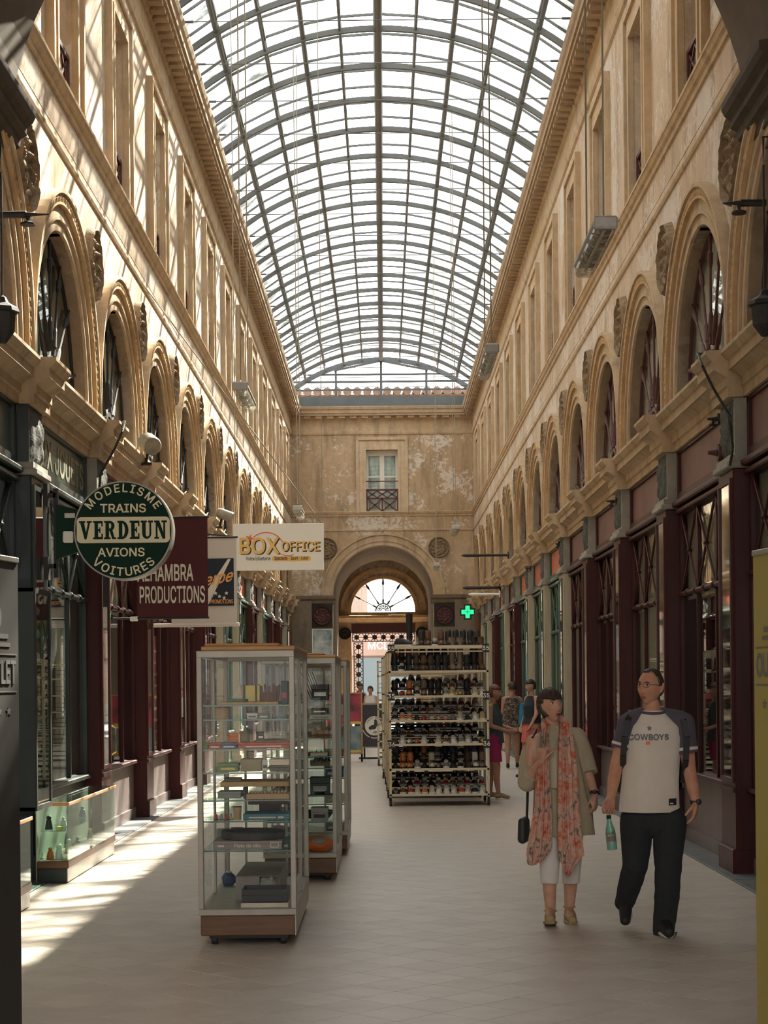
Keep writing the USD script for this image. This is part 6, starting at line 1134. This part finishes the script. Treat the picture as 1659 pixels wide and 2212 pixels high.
# --- passers-by farther on
def walker(label, u, s, Y, h, yaw, skin, hairm, top, low, lowlen, topm, lowm, arms, hairlen=.3, shoes='shoe_black', head_yaw=0, stride=.12, feet=True, skirt=False, group=None):
    """A simpler figure of height h facing -y before turning; arms: elbow and hand offsets per side."""
    t = thing('person', label, 'person', (pix(u, 1600, s)[0], Y, 0), yaw); k = h / 1.7
    S = lambda x, y, z: (x * k, y * k, z * k)
    hd, HM = make_head(S(0, -.01, 1.585), head_yaw, 0, 0, k * .97, 4)
    hip = [(-.085, 0, .90), (.085, 0, .90)]; kn = [(-.09, -.02 - stride * .4, .48), (.085, .02 + stride * .3, .48)]; an = [(-.085, -stride * .8, .09), (.085, stride, .09 + .3 * max(0, stride - .1))]
    ps = [mhull([(*S(0, .01, 1.50), .047 * k), (*S(0, .02, 1.42), .055 * k)]), mhull([(*S(-.145, .02, 1.38), .045 * k), (*S(.145, .02, 1.38), .045 * k), (*S(-.07, .02, 1.1), .08 * k), (*S(.07, .02, 1.1), .08 * k)]), mhull([(*S(-.07, .02, 1.1), .08 * k), (*S(.07, .02, 1.1), .08 * k), (*S(*hip[0]), .10 * k), (*S(*hip[1]), .10 * k)])]
    for q in (0, 1): ps += [chain([(*S(*hip[q]), .09 * k), (*S(*kn[q]), .055 * k), (*S((kn[q][0] + an[q][0]) / 2, (kn[q][1] + an[q][1]) / 2 + .02, .32), .05 * k), (*S(*an[q]), .032 * k)])]
    for sd, (el, ha) in zip((-1, 1), arms):
        ps += [chain([(*S(sd * .155, .02, 1.37), .045 * k), (*S(*el), .036 * k), (*S(*ha), .024 * k)])]; d = np.array(ha) - el; ps += [make_hand(S(*ha), d, (-sd * .7, -.5, .1), sd, .5, .9 * k)]
    put(t, 'body', mtm(munion([tomf(soft(munion(ps), .025, 6)), hd])), skin, smooth=60)
    head_parts(t, HM, hairm, lambda x, y, z: np.clip(np.maximum(np.minimum((z - .38) * 8, (y + 1.2) * 9), np.minimum((y + .05) * 6, (z + hairlen) * 5)) * 2, -1, 1), .018, 4)
    c = [(top[0], 0, .01, .195, .155), (1.05, 0, .02, .168, .135), (1.25, 0, .01, .172, .132), (1.36, 0, .02, .16, .09), (top[1], 0, .02, .11, .07)]; put(t, 'top', loft([tuple(q * k for q in r) for r in c], 48, .04, 7, 3), topm, smooth=60)
    if skirt: put(t, 'skirt', loft([tuple(q * k for q in r) for r in ((lowlen, 0, .0, .19, .16), (.85, 0, .01, .175, .15), (1.0, 0, .02, .15, .12))], 48, .06, 8, 5), lowm, smooth=60)
    else:
        m = [mhull([(*S(*hip[0]), .112 * k), (*S(*hip[1]), .112 * k), (*S(0, .02, 1.0), .12 * k)], 18)]
        for q in (0, 1):
            a_, b_ = np.array(S(*hip[q])), np.array(S(*kn[q])); d = b_ - a_; e = a_ + d * (.90 * k - lowlen * k) / (.42 * k); m.append(sleeve([(*a_, .108 * k), (*(a_ + d * 1.2), .085 * k)], [(tuple(e), (0, 0, 1))]) if lowlen > .45 else chain([(*a_, .105 * k), (*b_, .075 * k), (*S(*an[q]), .065 * k)]))
        put(t, 'shorts' if lowlen > .45 else 'trousers', soft(munion(m), .025, 2), lowm, smooth=60)
    if feet:
        for q in (0, 1): a_ = an[q]; shoe_solid(t, 'shoe', S(a_[0], a_[1] + .03, max(.045, a_[2] - .05)), S(a_[0], a_[1] - .15, max(.035, a_[2] - .08)), shoes, None, .032 * k)
    return t
mat('teal_grey', (.045, .06, .06), .85); mat('fuchsia', (.32, .015, .085), .8); mat('navy_top', (.018, .02, .03), .85); mat('coral', (.65, .15, .11), .8); mat('teal_bag', (.02, .17, .27), .6); mat('flipflop', (.30, .19, .10), .7); mat('white_tee', (.6, .56, .52), .8)
walker('red-haired woman in dark vest and fuchsia shorts beside the nearest shoe rack', 1068, 151.5, 25.4, 1.62, 70, 'skin_c', 'hair_red', (.84, 1.42), None, .56, 'teal_grey', 'fuchsia', [((-.20, .0, 1.10), (-.12, -.24, 1.02)), ((.19, -.02, 1.10), (.10, -.26, 1.04))], .55, 'flipflop', -8, .10)
walker('woman seen from behind in a dark flowered playsuit with tied-up brown hair', 1107, 112, 34.4, 1.66, 172, 'skin_c', 'hair_dark', (.78, 1.40), None, .70, 'romper', 'romper', [((-.26, -.06, 1.16), (-.40, -.20, 1.12)), ((.19, .02, 1.10), (.14, -.16, .98))], .25, 'shoe_black', 40, .13)
x = pix(1122, 1590, 112)[0]; tb_ = thing('shoulder_bag', 'bright teal bag at the side of the woman in the flowered playsuit', 'bag', (x, 34.25, .82)); put(tb_, 'bag', soft(mhull([(0, 0, .03, .03), (.1, 0, .03, .03), (.0, .1, .03, .03), (.1, .1, .03, .03), (.02, .05, .42, .02), (.08, .05, .42, .02)]), .03, 2), 'teal_bag', smooth=60); put(tb_, 'strap', MB().tube([(.03, .05, .42), (-.02, .06, .55), (-.08, .08, .60)], .008, 6), 'teal_bag')
walker('dark-haired woman in navy top and coral skirt, half hidden behind the scarf woman', 1147, 124, 31.0, 1.70, -60, 'skin_b', 'hair_dark', (.95, 1.42), None, .62, 'navy_top', 'coral', [((-.19, .02, 1.10), (-.16, -.10, .88)), ((.19, -.02, 1.10), (.16, -.12, .90))], .45, 'shoe_black', 10, .12, skirt=True)
walker('distant person in black standing by the gate', 779, 72.5, 53.1, 1.68, 20, 'skin_c', 'hair_dark', (.85, 1.42), None, .3, 'navy_top', 'jeans', [((-.2, .02, 1.1), (-.2, -.05, .85)), ((.2, .02, 1.1), (.2, -.05, .85))], .3, 'shoe_black', 0, .1)
walker('distant person in white T-shirt near the gate behind the dark board', 801, 78, 49.3, 1.60, -15, 'skin_b', 'hair_brown', (.85, 1.42), None, .3, 'white_tee', 'jeans', [((-.2, .02, 1.1), (-.2, -.05, .85)), ((.2, .02, 1.1), (.2, -.05, .85))], .4, 'shoe_black', 0, .1)

# ------------------------------------------------------------------ small wall fittings
t = thing('poster', 'teal and white panel on the left end wall pier, reflected light painted in', 'poster', (-2.07, S - .06, 0)); mat('painted_reflection', (.62, .62, .56), .4, var=.8, scale=2.2, col2=(.06, .16, .19)); put(t, 'sheet', MB().box(-.33, .33, -.02, 0, 2.45, 3.52), 'painted_reflection'); put(t, 'frame', MB().poly(sbox(-.35, 2.43, .35, 3.54).difference(sbox(-.32, 2.46, .32, 3.51)), 0, .03, FR), 'board_white')  # pale sheet colour stands in for a mirror catching the lit passage
def cable(label, pts, r=.012):
    t = thing('cable', label, 'cable', pts[0]); p = np.array(pts, float) - np.array(pts[0]); n = len(p); q = np.linspace(0, n - 1, 6 * n); put(t, 'lead', MB().tube(np.stack([np.interp(q, np.arange(n), np.convolve(np.pad(p[:, k], 1, 'edge'), [.15, .7, .15], 'valid')) for k in range(3)], 1), r, 6), 'black_plastic'); put(t, 'clip', MB().box(-.03, .03, -.03, .03, -.03, .03), 'iron')
for sd, nm, y in ((-1, 'left', 19.05), (1, 'right', 15.45)):
    X = lambda d: sd * (3.1 - d)
    cable(f'black cable looping over the cornice block on the {nm} side', [(X(.30), y + .2, 4.5), (X(.38), y - .1, 4.5), (X(.40), y - .38, 4.35), (X(.30), y - .42, 4.1), (X(.13), y - .38, 3.9), (X(.12), y - .36, 3.6), (X(.16), y - .36, 3.45)])
walker('man standing inside behind the glass of the first dark red shop front, left', 238, 166.7, 23.1, 1.70, 12, 'skin_a', 'hair_dark', (.85, 1.42), None, .3, 'teal_grey', 'jeans', [((-.2, .02, 1.1), (-.18, -.06, .86)), ((.2, .02, 1.1), (.18, -.06, .86))], .3, 'shoe_black', 0, .05)
